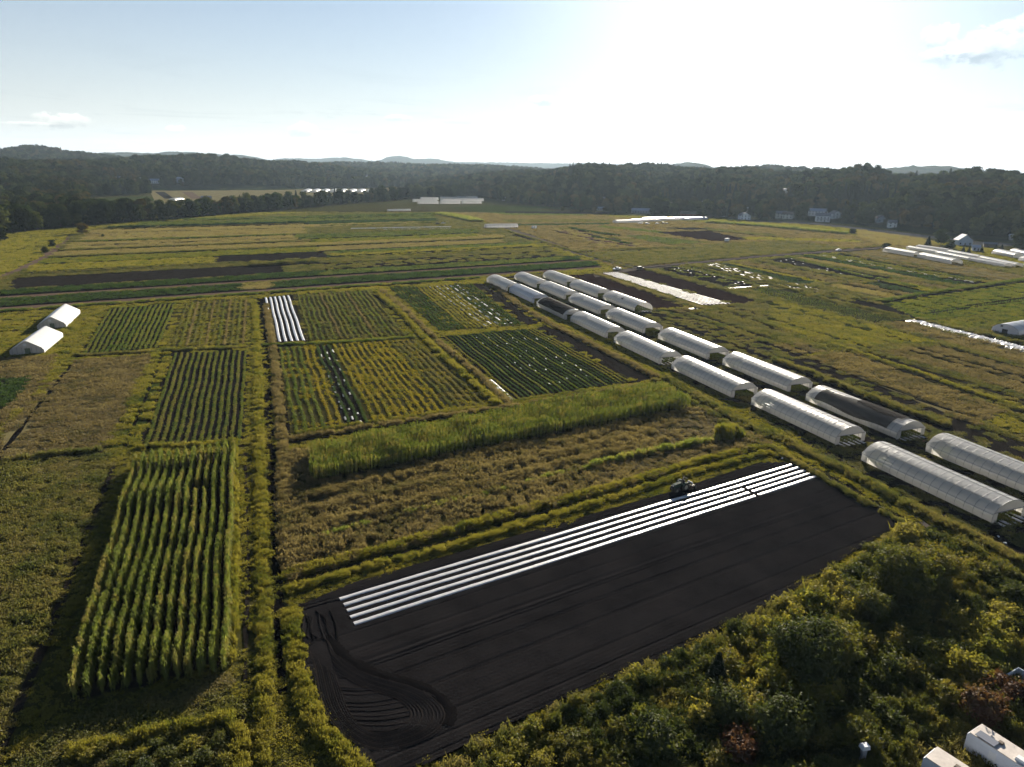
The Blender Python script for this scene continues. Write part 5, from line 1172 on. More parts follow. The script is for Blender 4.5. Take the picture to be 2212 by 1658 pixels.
TK = [trunk_mesh(s, 17, .4) for s in range(3)]
HOUSES = [
    # label, V-pixel of its foot, width, depth, wall height, roof height, wall, roof, turn, chimney
    ('tall white gabled house among trees left of the lens glare', (1131, 434), 9, 10, 6.5, 3.5, 'white', 'roof_grey', .3, 1),
    ('small pale shed in the trees right of the tall white house', (1188, 438), 5, 5, 3, 2, 'bluegrey', 'roof_grey', .2, 0),
    ('grey roofed house behind the first glaring tunnel', (1310, 440), 11, 9, 5, 3.5, 'bluegrey', 'roof_grey', -.2, 1),
    ('long low barn with pale metal roof by the glaring tunnels', (1384, 461), 24, 12, 4, 2.2, 'grey', 'roof_light', .05, 0),
    ('low shed beside the long low barn', (1300, 455), 14, 8, 3, 1.6, 'grey', 'roof_light', .1, 0),
    ('pale house halfway up the slope above the glaring tunnels', (1398, 446), 11, 9, 5, 3, 'bluegrey', 'roof_grey', .2, 0),
    ('pale gabled house right of the long barn', (1430, 457), 10, 9, 5, 3, 'cream', 'roof_grey', .3, 1),
    ('second gabled house right of the long barn', (1447, 450), 9, 8, 5, 3, 'bluegrey', 'roof_brown', -.3, 0),
    ('blue grey house behind the red barn', (1478, 456), 11, 9, 5, 3, 'bluegrey', 'roof_light', .1, 0),
    ('red barn with a low roof', (1486, 468), 18, 9, 3.5, 3, 'red', 'roof_brown', .15, 0),
    ('pale house up the slope right of the red barn', (1524, 449), 13, 10, 5, 3.2, 'bluegrey', 'roof_light', -.1, 0),
    ('small house left of the white front gable', (1582, 460), 10, 9, 5, 3, 'bluegrey', 'roof_grey', .4, 0),
    ('wide house behind the white front gable', (1600, 462), 15, 10, 5.5, 3, 'bluegrey', 'roof_light', .0, 0),
    ('white house with front gable facing the fields', (1607, 475), 12, 9, 5, 3.5, 'white', 'roof_grey', .35, 1),
    ('house with pale roof right of the white front gable', (1624, 463), 13, 10, 4.5, 3.5, 'bluegrey', 'roof_light', -.4, 0),
    ('white house high on the wooded slope at right', (1694, 424), 20, 12, 7, 3.5, 'white', 'roof_grey', .3, 1),
    ('pinkish house with twin gables by the road', (1686, 471), 12, 10, 5, 3, 'cream', 'roof_grey', .2, 0),
    ('second pinkish house by the road', (1702, 473), 12, 10, 5, 3, 'cream', 'roof_brown', -.2, 0),
    ('long pale blue barn behind the white farmhouse', (1768, 466), 24, 12, 5, 3, 'white', 'roof_light', .05, 0),
    ('white farmhouse with porch in front of the pale blue barn', (1776, 479), 15, 11, 6.5, 3, 'white', 'roof_grey', .1, 1),
    ('white gabled wing right of the white farmhouse', (1803, 472), 12, 10, 5, 3.5, 'white', 'roof_grey', .5, 0),
    ('pale blue house below the tall trees at right', (1880, 464), 13, 10, 4.5, 3.5, 'bluegrey', 'roof_light', -.15, 0),
    ('greenish house half hidden by a round tree', (1901, 481), 9, 8, 4.5, 3, 'bluegrey', 'roof_grey', .4, 0),
    ('small white house with dark windows beside a round tree', (1926, 492), 8, 7, 5, 2.5, 'white', 'roof_grey', .2, 0),
    ('blue white house with steep roof behind the shining tunnels', (2079, 530), 11, 9, 4.5, 4.5, 'bluegrey', 'roof_light', .4, 0),
    ('small pale blue shed beside the steep roofed house', (2107, 543), 5, 5, 2.8, 1.8, 'bluegrey', 'roof_light', .2, 0),
    ('low dark shed in the yard at the right', (2138, 534), 9, 5, 2.6, 1.2, 'roof_brown', 'roof_grey', .1, 0),
    ('small grey roofed building by the road at the right edge', (2190, 519), 8, 6, 3, 1.6, 'grey', 'roof_light', .1, 0),
    ('grey roofed building in the wood at the left', (128, 452), 22, 12, 4, 3, 'grey', 'roof_grey', .1, 0),
    ('dark barn in the far clearing', (446, 434), 14, 9, 4, 3, 'roof_brown', 'roof_grey', .1, 0),
    ('leftmost pale roofed house of the far village', (262, 391), 18, 12, 5, 3, 'bluegrey', 'roof_light', .1, 0),
    ('second pale roofed house of the far village', (300, 393), 22, 12, 4.5, 3, 'bluegrey', 'roof_light', -.1, 0),
    ('long pale hall of the far village', (332, 396), 34, 14, 5, 3, 'white', 'roof_light', .0, 0),
    ('rightmost gabled house of the far village', (388, 394), 14, 11, 6, 4, 'bluegrey', 'roof_light', .5, 0),
    ('pale house in the wooded slope left of the church', (590, 381), 16, 12, 8, 4, 'bluegrey', 'roof_light', .2, 0),
    ('low pale building below the church', (803, 394), 30, 12, 4.5, 2.5, 'cream', 'roof_light', .0, 0),
    ('grey roofed house at the edge of the wood by the far tunnels', (1094, 434), 12, 9, 4.5, 3.5, 'grey', 'roof_light', .5, 0),
]
HPOS = []
for hh in HOUSES:
    az = math.atan2(*G(hh[1][0], HOR + ROLL * (hh[1][0] - CX) + 80)); 
    # walk outwards until the ground (hill included) meets the line of sight
    dv = cam_dir(*hh[1]); t = 100.0
    while t < 4000:
        p = np.array([dv.x * t, dv.y * t]); z = 60 + dv.z * t
        if z <= max(0.0, float(hill_h(np.array([p[0]]), np.array([p[1]]))[0]) - 2): break
        t += 4
    HPOS.append((p[0], p[1], max(0.0, float(hill_h(np.array([p[0]]), np.array([p[1]]))[0]) - 2.0), hh[2]))
CLEAR = [[G(*p) for p in pts] for pts in ([(338, 472), (322, 411), (560, 409), (905, 406), (908, 416), (872, 427), (760, 437), (640, 447), (500, 458)], [(196, 476), (186, 427), (328, 421), (345, 440), (338, 468)])]
def forest():
    P = []
    for d0, d1, sp in ((520, 1150, 9.6), (1150, 2000, 11.5), (2000, 3300, 15.0)):
        xm = d1 * .85; gx, gy = np.meshgrid(np.arange(-xm, xm, sp), np.arange(d0 * .6, d1, sp)); x, y = gx.ravel(), gy.ravel()
        x = x + rng.uniform(-.45, .45, len(x)) * sp; y = y + rng.uniform(-.45, .45, len(y)) * sp
        d = np.hypot(x, y); az = np.arctan2(x, y); k = (d >= d0) & (d < d1) & (np.abs(az) < R(40)) & (d > edge_dist(az) + 3)
        P.append(np.stack([x[k], y[k], np.full(k.sum(), sp / 8.6)], 1))
    P = np.concatenate(P); x, y = P[:, 0], P[:, 1]; d = np.hypot(x, y); az = np.arctan2(x, y)
    k = np.ones(len(P), bool)
    for c in CLEAR: k &= ~inpoly(x, y, c)
    for (hx, hy, hz_, w) in HPOS:
        hd, ha = math.hypot(hx, hy), math.atan2(hx, hy)
        k &= ~((np.abs(az - ha) * hd < w * .5 + 1) & (d > hd - 36) & (d < hd + 8))
    road = [G(*p) for p in q('c4', (-250, 800), (400, 815), (800, 858), (1500, 940), (1760, 975), (2100, 990), (2500, 1005), (2500, 1100), (1600, 1050), (780, 910), (400, 870), (-250, 840))]
    k &= ~inpoly(x, y, road)
    thin = (d > edge_dist(az) + 70) & (az < px_az(950)) & (d < 1500) & (vnoise(x, y, 60, 90) < .3); k &= ~thin
    P, d, az = P[k], d[k], az[k]; x, y = P[:, 0], P[:, 1]
    z = np.maximum(hill_h(x, y) - 2.2, 0); z[z < .5] = 0
    s = rng.uniform(.58, 1.3, len(P)) * (0.86 + .3 * vnoise(x, y, 35, 91)) * P[:, 2] ** .55
    aut = (vnoise(x, y, 45, 92) + rng.normal(size=len(P)) * .16 + np.where(az < px_az(190), .13, 0)) > .80
    con = (vnoise(x, y, 60, 93) + rng.normal(size=len(P)) * .1) > .84
    score = (d - edge_dist(az)) + d * .08; order = np.argsort(score)
    zones = [(-9e9, px_az(190), 'leafy tree at the near edge of the wood on the far left'), (px_az(190), px_az(480), 'dark leafy tree in the left part of the tree belt'), (px_az(480), px_az(890), 'dark leafy tree in the tree belt behind the striped fields'),
             (px_az(890), px_az(1240), 'leafy tree in the wood behind the far white tunnels'), (px_az(1240), px_az(1660), 'leafy tree at the foot of the slope below the sun'), (px_az(1660), px_az(1940), 'leafy tree beside the white farmhouses'), (px_az(1940), 9e9, 'leafy tree at the edge of the wood on the right')]
    ind = order[:280]; rest = order[280:]
    for i in ind:
        kind = 'conifer' if con[i] else 'autumn' if aut[i] else 'green'
        lab = next(l for a, b, l in zones if a <= az[i] < b)
        hd_ = [math.hypot(x[i] - h_[0], y[i] - h_[1]) for h_ in HPOS]; hk = int(np.argmin(hd_))
        if hd_[hk] < 42: lab = ' '.join(('leafy tree beside the ' + HOUSES[hk][0]).split()[:16])
        if kind == 'autumn': lab = lab.replace('dark leafy', 'yellowing').replace('leafy', 'yellowing')
        if kind == 'conifer': lab = lab.replace('dark leafy', 'pointed dark').replace('leafy', 'pointed dark')
        root = empty('tree', (x[i], y[i], z[i]), rng.random() * 6.28, lab, 'tree', lab.replace('tree', 'trees', 1)); root.scale = (s[i] * rng.uniform(.9, 1.15),) * 2 + (s[i],)
        link('crown', CR[kind][rng.integers(len(CR[kind]))], root); link('trunk', TK[rng.integers(3)], root)
    for kind, msk, nm, lb in (('green', ~aut & ~con, 'forest', 'dark broadleaf forest covering the hills behind the valley'), ('autumn', aut & ~con, 'forest', 'yellowing trees scattered through the hillside forest'), ('conifer', con, 'forest', 'pointed dark conifers scattered through the hillside forest')):
        r_ = rest[msk[rest]]
        scatter(nm, lb, proto_coll('crown_' + kind, CR[kind]), np.stack([x[r_], y[r_], z[r_]], 1), rng.random(len(r_)) * 6.28, np.stack([s[r_], s[r_], s[r_]], 1), 'forest')
forest()
def one_tree(px, h, w, label, kind='green', seed=1, name='tree', z=0.0):
    p = G(*px); root = empty(name, (p[0], p[1], z - (.12 * h if h < 8 else 0)), seed * 1.3, label, 'tree', None); k = h / 17.0
    root.scale = (w / 12.0 if kind != 'conifer' else w / 7., ) * 2 + (k,)
    link('crown', CR[kind][seed % len(CR[kind])], root); link('trunk', TK[seed % 3], root); return root
one_tree((2032, 530), 15, 13, 'round dark tree beside the shining tunnels at right', seed=2)
one_tree((2050, 541), 9, 9, 'bushy dark tree in front of the round dark tree', seed=3)
one_tree((2004, 532), 8, 6, 'small pointed conifer left of the round dark tree', 'conifer', 1)
one_tree((1914, 536), 5, 8, 'low dark bush at the end of the gravel lane', seed=4)
one_tree((1945, 492), 8, 9, 'round pale tree beside the small white house', 'autumn', 1)
one_tree((1840, 505), 6, 9, 'bush at the end of the long corn block', seed=1)
for i, (x_, y_, h_) in enumerate([(1215, 456, 7), (1255, 459, 8), (1283, 462, 9), (1330, 465, 6), (1412, 468, 7), (1458, 470, 8), (1505, 470, 7), (1545, 469, 9), (1565, 468, 10), (1640, 474, 8), (1662, 477, 6), (1725, 479, 9), (1740, 478, 7), (1820, 486, 8), (1850, 484, 10), (1868, 486, 9)]):
    one_tree((x_, y_), h_, h_ * .9, '%s low tree from the left in the row before the houses' % ORD[i], 'autumn' if i % 4 == 2 else 'green', i)
one_tree((178, 506), 10, 13, 'round tree at the corner of the tree belt and the striped fields', 'autumn', 2)
one_tree((2, 522), 11, 13, 'dark round tree at the left edge below the wood', seed=5)
one_tree((112, 533), 6, 6, 'small bush beside the brown track', seed=1)
one_tree((98, 546), 5, 6, 'second small bush beside the brown track', seed=2)
one_tree((222, 512), 3, 3, 'tiny bush standing alone in the tan strip', seed=3)
for i, px in enumerate([(2080, 545), (2092, 548), (2120, 546), (2150, 541), (2163, 540)]):
    one_tree(px, 5, 4, '%s small dark tree from the left in the yard at right' % ORD[i], 'conifer', i)

# ------------------------------------------------------------------ thicket at the lower right
def bush_crown(seed, r0=1.6, h=2.4, n=950, leaf=(0.09, 0.23)):
    r = np.random.default_rng(seed); k = int(r.integers(5, 9)); L = []
    for i in range(k):
        a = r.random() * 6.28; d = r0 * r.uniform(.15, .65); z = h * r.uniform(.3, .75); L.append((d * math.cos(a), d * math.sin(a), z, r0 * r.uniform(.35, .6)))
    L = np.array(L); j = r.integers(0, k, n); u = r.normal(size=(n, 3)); u /= np.linalg.norm(u, axis=1, keepdims=True)
    P = L[j, :3] + u * (L[j, 3] * (.55 + .6 * r.random(n)))[:, None]; P[:, 2] = np.maximum(P[:, 2], .08)
    Q = leaves(r, P, leaf, bias=(0, 0, .5), out_from=L[j, :3], outw=.7, asp=.55)
    st = np.stack([r.normal(size=30) * r0 * .35, r.normal(size=30) * r0 * .35, np.full(30, h * .4)], 1)
    return np.concatenate([Q, sprigs(r, L, 34, leaf), blades(r, st, (h * .3, h * .75), (.05, .1))])
BU = {k: [tmesh('foliage', bush_crown(o + i), M[m]) for i in range(5)] for k, o, m in (('bush', 400, 'bush'), ('dark', 410, 'bush_dark'), ('red', 420, 'bush_red'), ('yellow', 430, 'yellow'))}
THK = [G(*p) for p in [(1965, 1150), (2060, 1175), (2212, 1265), (2300, 1330), (2300, 1750), (1000, 1750), (1050, 1640), (1210, 1545), (1445, 1445), (1645, 1348), (1805, 1252), (1905, 1188)]]
KEEP = [(2040, 1650, 4.2), (2160, 1620, 4.0), (1862, 1650, 1.5), (2205, 1480, 2.2), (1905, 1640, 1.2), (2100, 1660, 4.0)]
KP = [(G(x, y), r_) for x, y, r_ in KEEP]
def thicket():
    P = np.array(THK); lo, hi = P.min(0), P.max(0); pts = []
    r = np.random.default_rng(77); tries = 0
    while len(pts) < 290 and tries < 20000:
        tries += 1; p = lo + (hi - lo) * r.random(2)
        if not inpoly(p[:1], p[1:], THK)[0]: continue
        if any(np.hypot(*(p - c)) < rr for c, rr in KP): continue
        if any((p[0] - w[0]) ** 2 + (p[1] - w[1]) ** 2 < 1.15 ** 2 for w in pts): continue
        pts.append(p)
    c_red = [G(1593, 1630), G(2109, 1560), G(2160, 1590), G(2170, 1500), G(2140, 1640)]
    LM = [((1740, 1470), 'beside the largest dark tree'), ((1945, 1290), 'around the tall olive tree'), ((2040, 1640), 'around the nearer trailer'), ((2150, 1600), 'around the solar panel trailer'), ((2196, 1486), 'near the grey dumpster'), ((1860, 1640), 'around the white capped post'), ((1545, 1490), 'around the dark conifer'), ((1594, 1640), 'around the reddish shrub at the bottom'),
          ((1180, 1600), 'at the bottom left of the thicket'), ((1320, 1540), 'along the near edge of the black field'), ((1440, 1640), 'around the broad weedy shrub'), ((2160, 1330), 'on the open slope at the right edge'), ((2020, 1420), 'in the middle of the right slope'), ((1900, 1500), 'in the hollow above the post'), ((2080, 1220), 'at the top corner below the tunnels'), ((1800, 1560), 'in the deep shade of the thicket')]
    LMP = [(G(*a), b) for a, b in LM]
    for p in pts:
        az = math.atan2(p[0], p[1]); d = math.hypot(*p); nz = float(vnoise(p[:1], p[1:], 9, 95)[0])
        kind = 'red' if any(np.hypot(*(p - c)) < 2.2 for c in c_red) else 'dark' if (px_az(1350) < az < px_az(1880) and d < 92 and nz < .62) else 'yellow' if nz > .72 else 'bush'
        where = min(LMP, key=lambda t: math.hypot(*(t[0] - p)))[1]
        adj = {'red': 'reddish brown', 'dark': 'dark green', 'yellow': 'yellow green', 'bush': 'olive green'}[kind]
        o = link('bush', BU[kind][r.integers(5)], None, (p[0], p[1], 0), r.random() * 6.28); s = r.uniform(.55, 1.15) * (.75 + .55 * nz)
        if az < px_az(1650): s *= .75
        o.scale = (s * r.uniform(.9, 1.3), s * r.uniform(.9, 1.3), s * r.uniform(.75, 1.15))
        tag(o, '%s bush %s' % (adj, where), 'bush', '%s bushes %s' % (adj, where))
thicket()
def undergrowth():
    r = np.random.default_rng(31); P = np.array(THK); lo, hi = P.min(0), P.max(0); p = lo + (hi - lo) * r.random((9000, 2)); p = p[inpoly(p[:, 0], p[:, 1], THK)]
    for c, rr in KP: p = p[np.hypot(*(p - c).T) > rr * .8]
    p = p[:2600]; nz = vnoise(p[:, 0], p[:, 1], 6, 96); s = .28 + .35 * r.random(len(p)) * (.5 + nz)
    for k, m in (('bush', nz < .62), ('dark', nz >= .62)):
        scatter('undergrowth', {'bush': 'olive green undergrowth filling the gaps of the thicket', 'dark': 'dark green undergrowth filling the gaps of the thicket'}[k], proto_coll('under_' + k, BU[k]), np.concatenate([p[m], np.zeros((m.sum(), 1))], 1), r.random(m.sum()) * 6.28, np.stack([s[m], s[m], s[m] * r.uniform(.8, 1.5, m.sum())], 1), 'plants')
undergrowth()
def big_bush(px, h, w, label, mat, seed, n=4200, leaf=(.13, .32), trunk=True, name='tree', squash=1.0):
    p = G(*px); root = empty(name, (p[0], p[1], 0), 0, label, 'tree', None)
    Q = tree_crown(seed, h=h, w=w * .5, n=int(n * 1.4), leaf=(leaf[0] * .8, leaf[1] * .8), sprig=int(n * .04)); link('crown', tmesh('crown', Q, M[mat]), root)
    if trunk: link('trunk', trunk_mesh(seed, h, .22), root)
    return root
big_bush((1740, 1470), 8.0, 9.5, 'largest dark glossy tree at the edge of the thicket below the black field', 'bush_dark', 501, 7000)
big_bush((1800, 1440), 5.5, 6.0, 'smaller green tree leaning against the largest dark tree', 'bush', 502, 3200)
big_bush((1945, 1290), 8.0, 9.0, 'tall olive tree at the right end of the black field', 'bush', 503, 6500)
big_bush((2010, 1270), 6.0, 8.0, 'rounded tree right of the tall olive tree', 'bush', 504, 4200)
big_bush((1880, 1340), 4.5, 5.0, 'low olive tree left of the tall olive tree', 'bush', 505, 2600)
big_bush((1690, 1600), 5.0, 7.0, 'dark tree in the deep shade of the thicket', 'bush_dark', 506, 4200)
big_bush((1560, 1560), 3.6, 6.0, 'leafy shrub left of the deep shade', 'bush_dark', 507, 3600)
big_bush((1410, 1620), 3.2, 6.0, 'broad weedy shrub in front of the black field', 'bush', 508, 3600)
big_bush((1594, 1650), 3.0, 4.0, 'reddish leaved shrub in the middle of the bottom edge', 'bush_red', 509, 2600, trunk=False, name='shrub')
big_bush((2112, 1555), 3.4, 5.5, 'reddish leaved shrub above the trailers', 'bush_red', 510, 3600, trunk=False, name='shrub')
big_bush((2190, 1530), 3.0, 4.0, 'reddish leaved shrub at the right edge', 'bush_red', 511, 2400, trunk=False, name='shrub')
cf = G(1545, 1490); cr_ = empty('tree', (cf[0], cf[1], 0), 0, 'dark pointed conifer standing in the thicket', 'tree')
link('crown', tmesh('crown', tree_crown(520, h=5.2, w=3.4, n=2600, conif=True, leaf=(.16, .34)), M['conifer']), cr_); link('trunk', trunk_mesh(9, 5, .15), cr_)
# low bushes at the lower left corner
for i, (px, s) in enumerate([((190, 1640), .6), ((225, 1625), .55), ((262, 1655), .7), ((300, 1640), .6), ((335, 1615), .6), ((372, 1640), .7), ((408, 1618), .65), ((440, 1645), .7), ((470, 1610), .6), ((485, 1650), .6), ((320, 1672), .8), ((400, 1675), .8)]):
    p = G(*px); o = link('bush', BU['bush' if i % 3 else 'yellow'][i % 5], None, (p[0], p[1], 0), i * 1.1); o.scale = (s, s, s * .8)
    tag(o, '%s low bush from the left in the lower left corner' % ORD[i], 'bush', 'low bushes in the lower left corner')
# pale tall weeds in a broken line through the rough field, and leafy corn remnant at its right end
for i, (pts, w) in enumerate([(q('d3', (470, 1180), (620, 1150), (760, 1110), (1010, 1040)), .8), (q('d3', (1150, 990), (1400, 940), (1700, 860), (2160, 750)), .8), (q('d5', (80, 920), (450, 830), (700, 770)), .9), (q('d5', (680, 770), (1000, 690), (1330, 625), (1500, 590), (1790, 530)), 1.4)]):
    bank(pts, w, .75 if i < 3 else 1.2, 'corn', 'leafy_weeds', '%s piece from the left of the pale leafy weed line in the rough field' % ORD[i], dens=.9)
bank(q('d5', (1780, 525), (1860, 505), (1950, 490)), 4.0, 2.2, 'bright', 'leafy_weeds', 'bright leafy clump at the right end of the rough field', dens=1.4)
for i, (a, b, c_, d_) in enumerate([(400, 830, 2150, 400), (220, 990, 1900, 590), (300, 1130, 2200, 640)]):
    bank(q('d3', (a, b), ((a + c_) / 2, (b + d_) / 2 + 25), (c_, d_)) + q('d5', (500 + 120 * i, 560 + 60 * i), (1100 + 120 * i, 400 + 70 * i)), 2.6, .95, 'brown', 'grass_bank', '%s swath of tall brown weeds from the back in the rough field' % ORD[i])

# ------------------------------------------------------------------ houses
def house(hh, pos):
    lab, px, w, dp, hw, hr, wm, rm, turn, chim = hh; x, y, z, _ = pos
    az = math.atan2(x, y); root = empty('house' if 'barn' not in lab and 'shed' not in lab and 'building' not in lab and 'hall' not in lab else 'barn' if 'barn' in lab else 'shed' if 'shed' in lab else 'building', (x, y, z), -az + turn, lab, 'house' if 'house' in lab else 'building', 'houses and barns round the valley')
    MB().box((0, 0, hw / 2 - .5), (w, dp, hw + 1)).build('wall', M[wm], root)
    g = MB(); ov = .5
    gable_front = turn > .28
    A, B = (w, dp) if gable_front else (dp, w)
    pr = [(-A / 2 - ov, hw - .25), (0, hw + hr), (A / 2 + ov, hw - .25), (A / 2 + ov - .2, hw - .45), (0, hw + hr - .35), (-A / 2 - ov + .2, hw - .45)]
    g.prism(pr, -B / 2 - ov, B / 2 + ov)
    rf = g.mesh('roof', M[rm]); gb = MB().prism([(-A / 2, hw - .02), (A / 2, hw - .02), (0, hw + hr - .4)], -B / 2 + .01, B / 2 - .01).mesh('gable', M[wm])
    r0 = 0 if gable_front else math.pi / 2
    ro = link('roof', rf, root, (0, 0, 0), r0); link('gable', gb, root, (0, 0, 0), r0)
    if chim: MB().box((w * .22, 0, hw + hr * .7 + .7), (.9, .9, hr * .8 + 1.2)).build('chimney', M['roof_brown'], root)
    nst = 2 if hw > 4.6 else 1; nw = max(2, int(w / 3.2)); win = MB().box((0, 0, 0), (1.1, .14, 1.5)).mesh('window', M['glass'])
    for s in range(nst):
        for k in range(nw):
            xx = -w / 2 + w * (k + .5) / nw
            if s == 0 and k == nw // 2: MB().box((xx, -dp / 2, 1.05), (1.1, .16, 2.1)).build('door', M['roof_brown'], root); continue
            link('window', win, root, (xx, -dp / 2, 1.6 + 2.7 * s))
    if 'porch' in lab: 
        MB().box((0, -dp / 2 - 1.3, 3.0), (w * .8, 2.6, .25)).build('porch_roof', M['roof_grey'], root)
        for k in range(5): MB().box((-w * .38 + w * .76 * k / 4, -dp / 2 - 2.4, 1.4), (.2, .2, 2.9)).build('porch_post', M['white'], root)
    return root
for hh, pos in zip(HOUSES, HPOS): house(hh, pos)
dv = cam_dir(793, 388); tt = 1850; p = np.array([dv.x, dv.y]) / math.hypot(dv.x, dv.y) * tt; zc = max(0, float(hill_h(p[:1], p[1:])[0]) - 2)
ch = empty('church', (p[0], p[1], zc), 0.2, 'small white church with a square steeple among far trees', 'church')
MB().box((0, 0, 4), (12, 22, 9)).build('wall', M['white'], ch); MB().prism([(-6.6, 8.2), (0, 14), (6.6, 8.2)], -11.5, 11.5).build('roof', M['roof_grey'], ch)
st = MB().box((0, -9, 11), (6, 6, 22)).build('steeple', M['white'], ch); MB().box((0, -9, 24.4), (5, 5, 5), tip=.05).build('spire', M['roof_grey'], st)
def wall_line(px0, px1, label):
    a, b = G(*px0), G(*px1); c = (a + b) / 2; L = np.hypot(*(b - a)); t = empty('fence', (c[0], c[1], 0), math.atan2(b[1] - a[1], b[0] - a[0]), label, 'fence')
    n = int(L / 3); 
    for k in range(n + 1): MB().box((-L / 2 + L * k / n, 0, .9), (.25, .25, 1.9)).build('post', M['white'], t)
    for k in range(n): MB().box((-L / 2 + L * (k + .5) / n, 0, .9), (L / n - .25, .1, 1.6)).build('panel', M['white'], t)
wall_line(q('c4', (-120, 790))[0], q('c4', (60, 785))[0], 'white fence left of the pinkish houses')
wall_line(q('c4', (205, 795))[0], q('c4', (320, 800))[0], 'white fence right of the pinkish houses')

# ------------------------------------------------------------------ vehicles
def wheel(parent, x, y, r, w, name='wheel'):
    o = MB().disc((0, 0, 0), r, w, 14, r * .55).build(name, M['tyre'], parent, (x, y, r)); MB().disc((0, 0, 0), r * .56, w * .8, 10).build('rim', M['steel'], o); return o
def car(px, label, body='white', kind='suv', turn=0.0, group=None):
    p = G(*px); root = empty('parked_car' if kind != 'pickup' else 'pickup_truck', (p[0], p[1], .1), turn, label, 'car' if kind != 'pickup' else 'truck', group)
    if kind == 'pickup': prof = [(-2.7, .45), (2.7, .45), (2.75, .85), (2.6, 1.08), (1.3, 1.16), (.75, 1.2), (-2.7, 1.15)]; cab = [(-.75, 1.15), (1.35, 1.15), (.55, 1.8), (-.6, 1.82)]
    elif kind == 'suv': prof = [(-2.35, .45), (2.35, .45), (2.4, .9), (2.2, 1.08), (1.1, 1.15), (-2.35, 1.15)]; cab = [(-2.3, 1.14), (1.2, 1.14), (.5, 1.8), (-2.1, 1.82)]
    else: prof = [(-2.2, .4), (2.2, .4), (2.25, .7), (2.1, .85), (1.0, .98), (-1.7, .98), (-2.2, .9)]; cab = [(-1.75, .97), (1.05, .97), (.25, 1.45), (-1.0, 1.47)]
    MB().prism(prof, -.9, .9).build('body', M[body], root)
    c = MB().prism(cab, -.78, .78).build('cabin', M[body], root); x0, x1 = cab[0][0], cab[1][0]; zz = (cab[0][1] + cab[2][1]) / 2
    MB().box(((x0 + x1) / 2 - .2, 0, zz + .02), ((x1 - x0) * .68, 1.6, .38)).build('side_window', M['glass'], c)
    m = MB(); m.add([(cab[1][0] + .02, -.7, cab[1][1] + .04), (cab[1][0] + .02, .7, cab[1][1] + .04), (cab[2][0] + .06, .65, cab[2][1] - .05), (cab[2][0] + .06, -.65, cab[2][1] - .05)], [(0, 1, 2, 3)]); m.build('windscreen', M['glass'], c)
    for xx in (-1.5, 1.5):
        for yy in (-.82, .82): wheel(root, xx, yy, .36, .24)
    for yy in (-.6, .6): MB().box((2.36 if kind != 'pickup' else 2.72, yy, .8), (.1, .35, .16)).build('headlight', M['white'], root)
    return root
M['car_dark'] = paint('dark_car_paint', (.03, .025, .025), .25); M['car_silver'] = paint('silver_car_paint', (.45, .47, .5), .3, .4)
RDA = math.atan2(*(G(*q('c3', (2212, 1120))[0]) - G(*q('c3', (1050, 1230))[0]))[::-1])
car(q('c3', (908, 1246))[0], 'silver pickup truck parked at the lane crossing', 'car_silver', 'pickup', RDA + math.pi)
car(q('c3', (1110, 1240))[0], 'dark boxy car parked at the corner of the red field', 'car_dark', 'suv', RDA)
car(q('c4', (608, 1080))[0], 'white car parked on the gravel lane below the weeds', 'white', 'pickup', RDA)
car(q('c2', (1572, 850))[0], 'dark car parked by the far corn block', 'car_dark', 'sedan', UL)
car(q('c2', (1618, 845))[0], 'pale car parked beside the dark car by the far corn', 'car_silver', 'sedan', UL + .3)
for i, (x, y, b, kd) in enumerate([(1110, 848, 'car_silver', 'pickup'), (1170, 850, 'white', 'suv'), (1255, 848, 'white', 'sedan'), (1310, 845, 'car_dark', 'suv'), (1340, 848, 'car_dark', 'sedan')]):
    car(q('c3', (x, y))[0], '%s vehicle from the left parked below the glaring tunnels' % ORD[i], b, kd, .2 * i, 'vehicles below the glaring tunnels')
def tank(px, label):
    p = G(*px); t = empty('storage_tank', (p[0], p[1], 0), .2, label, 'tank')
    m = MB().tube([(0, 0, .2), (0, 0, 2.3), (0, 0, 2.55)], 1.1, 14).build('body', M['white'], t); MB().tube([(0, 0, 2.5), (0, 0, 2.75)], .35, 10).build('lid', M['black'], t); MB().box((0, 0, .1), (2.4, 2.4, .2)).build('base', M['roof_brown'], t)
tank(q('c3', (180, 887))[0], 'left white water tank by the far lane'); tank(q('c3', (205, 886))[0], 'right white water tank by the far lane')
p = G(*q('c3', (1855, 1003))[0]); b_ = empty('cabin', (p[0], p[1], 0), .3, 'small white box cabin on legs in the brown bare field', 'cabin')
MB().box((0, 0, 1.9), (3.2, 2.2, 2.0)).build('body', M['white'], b_); MB().box((0, 0, 3.0), (3.5, 2.5, .2)).build('roof', M['roof_light'], b_)
for sx in (-1, 1):
    for sy in (-1, 1): MB().box((sx * 1.4, sy * .9, .45), (.18, .18, .9)).build('leg', M['steel'], b_)
p = G(*q('c7', (1948, 503))[0]); ct = empty('farm_cart', (p[0], p[1], 0), AX, 'dark flat farm cart at the corner below the shining rows', 'cart')
MB().box((0, 0, .8), (3.2, 1.6, .14)).build('bed', M['steel'], ct); MB().box((1.3, 0, 1.2), (.1, 1.6, .7)).build('rack', M['black'], ct); MB().tube([(1.6, 0, .75), (3.0, 0, .5)], .06).build('drawbar', M['steel'], ct)
for xx in (-1, 1):
    for yy in (-.7, .7): wheel(ct, xx, yy, .38, .22)

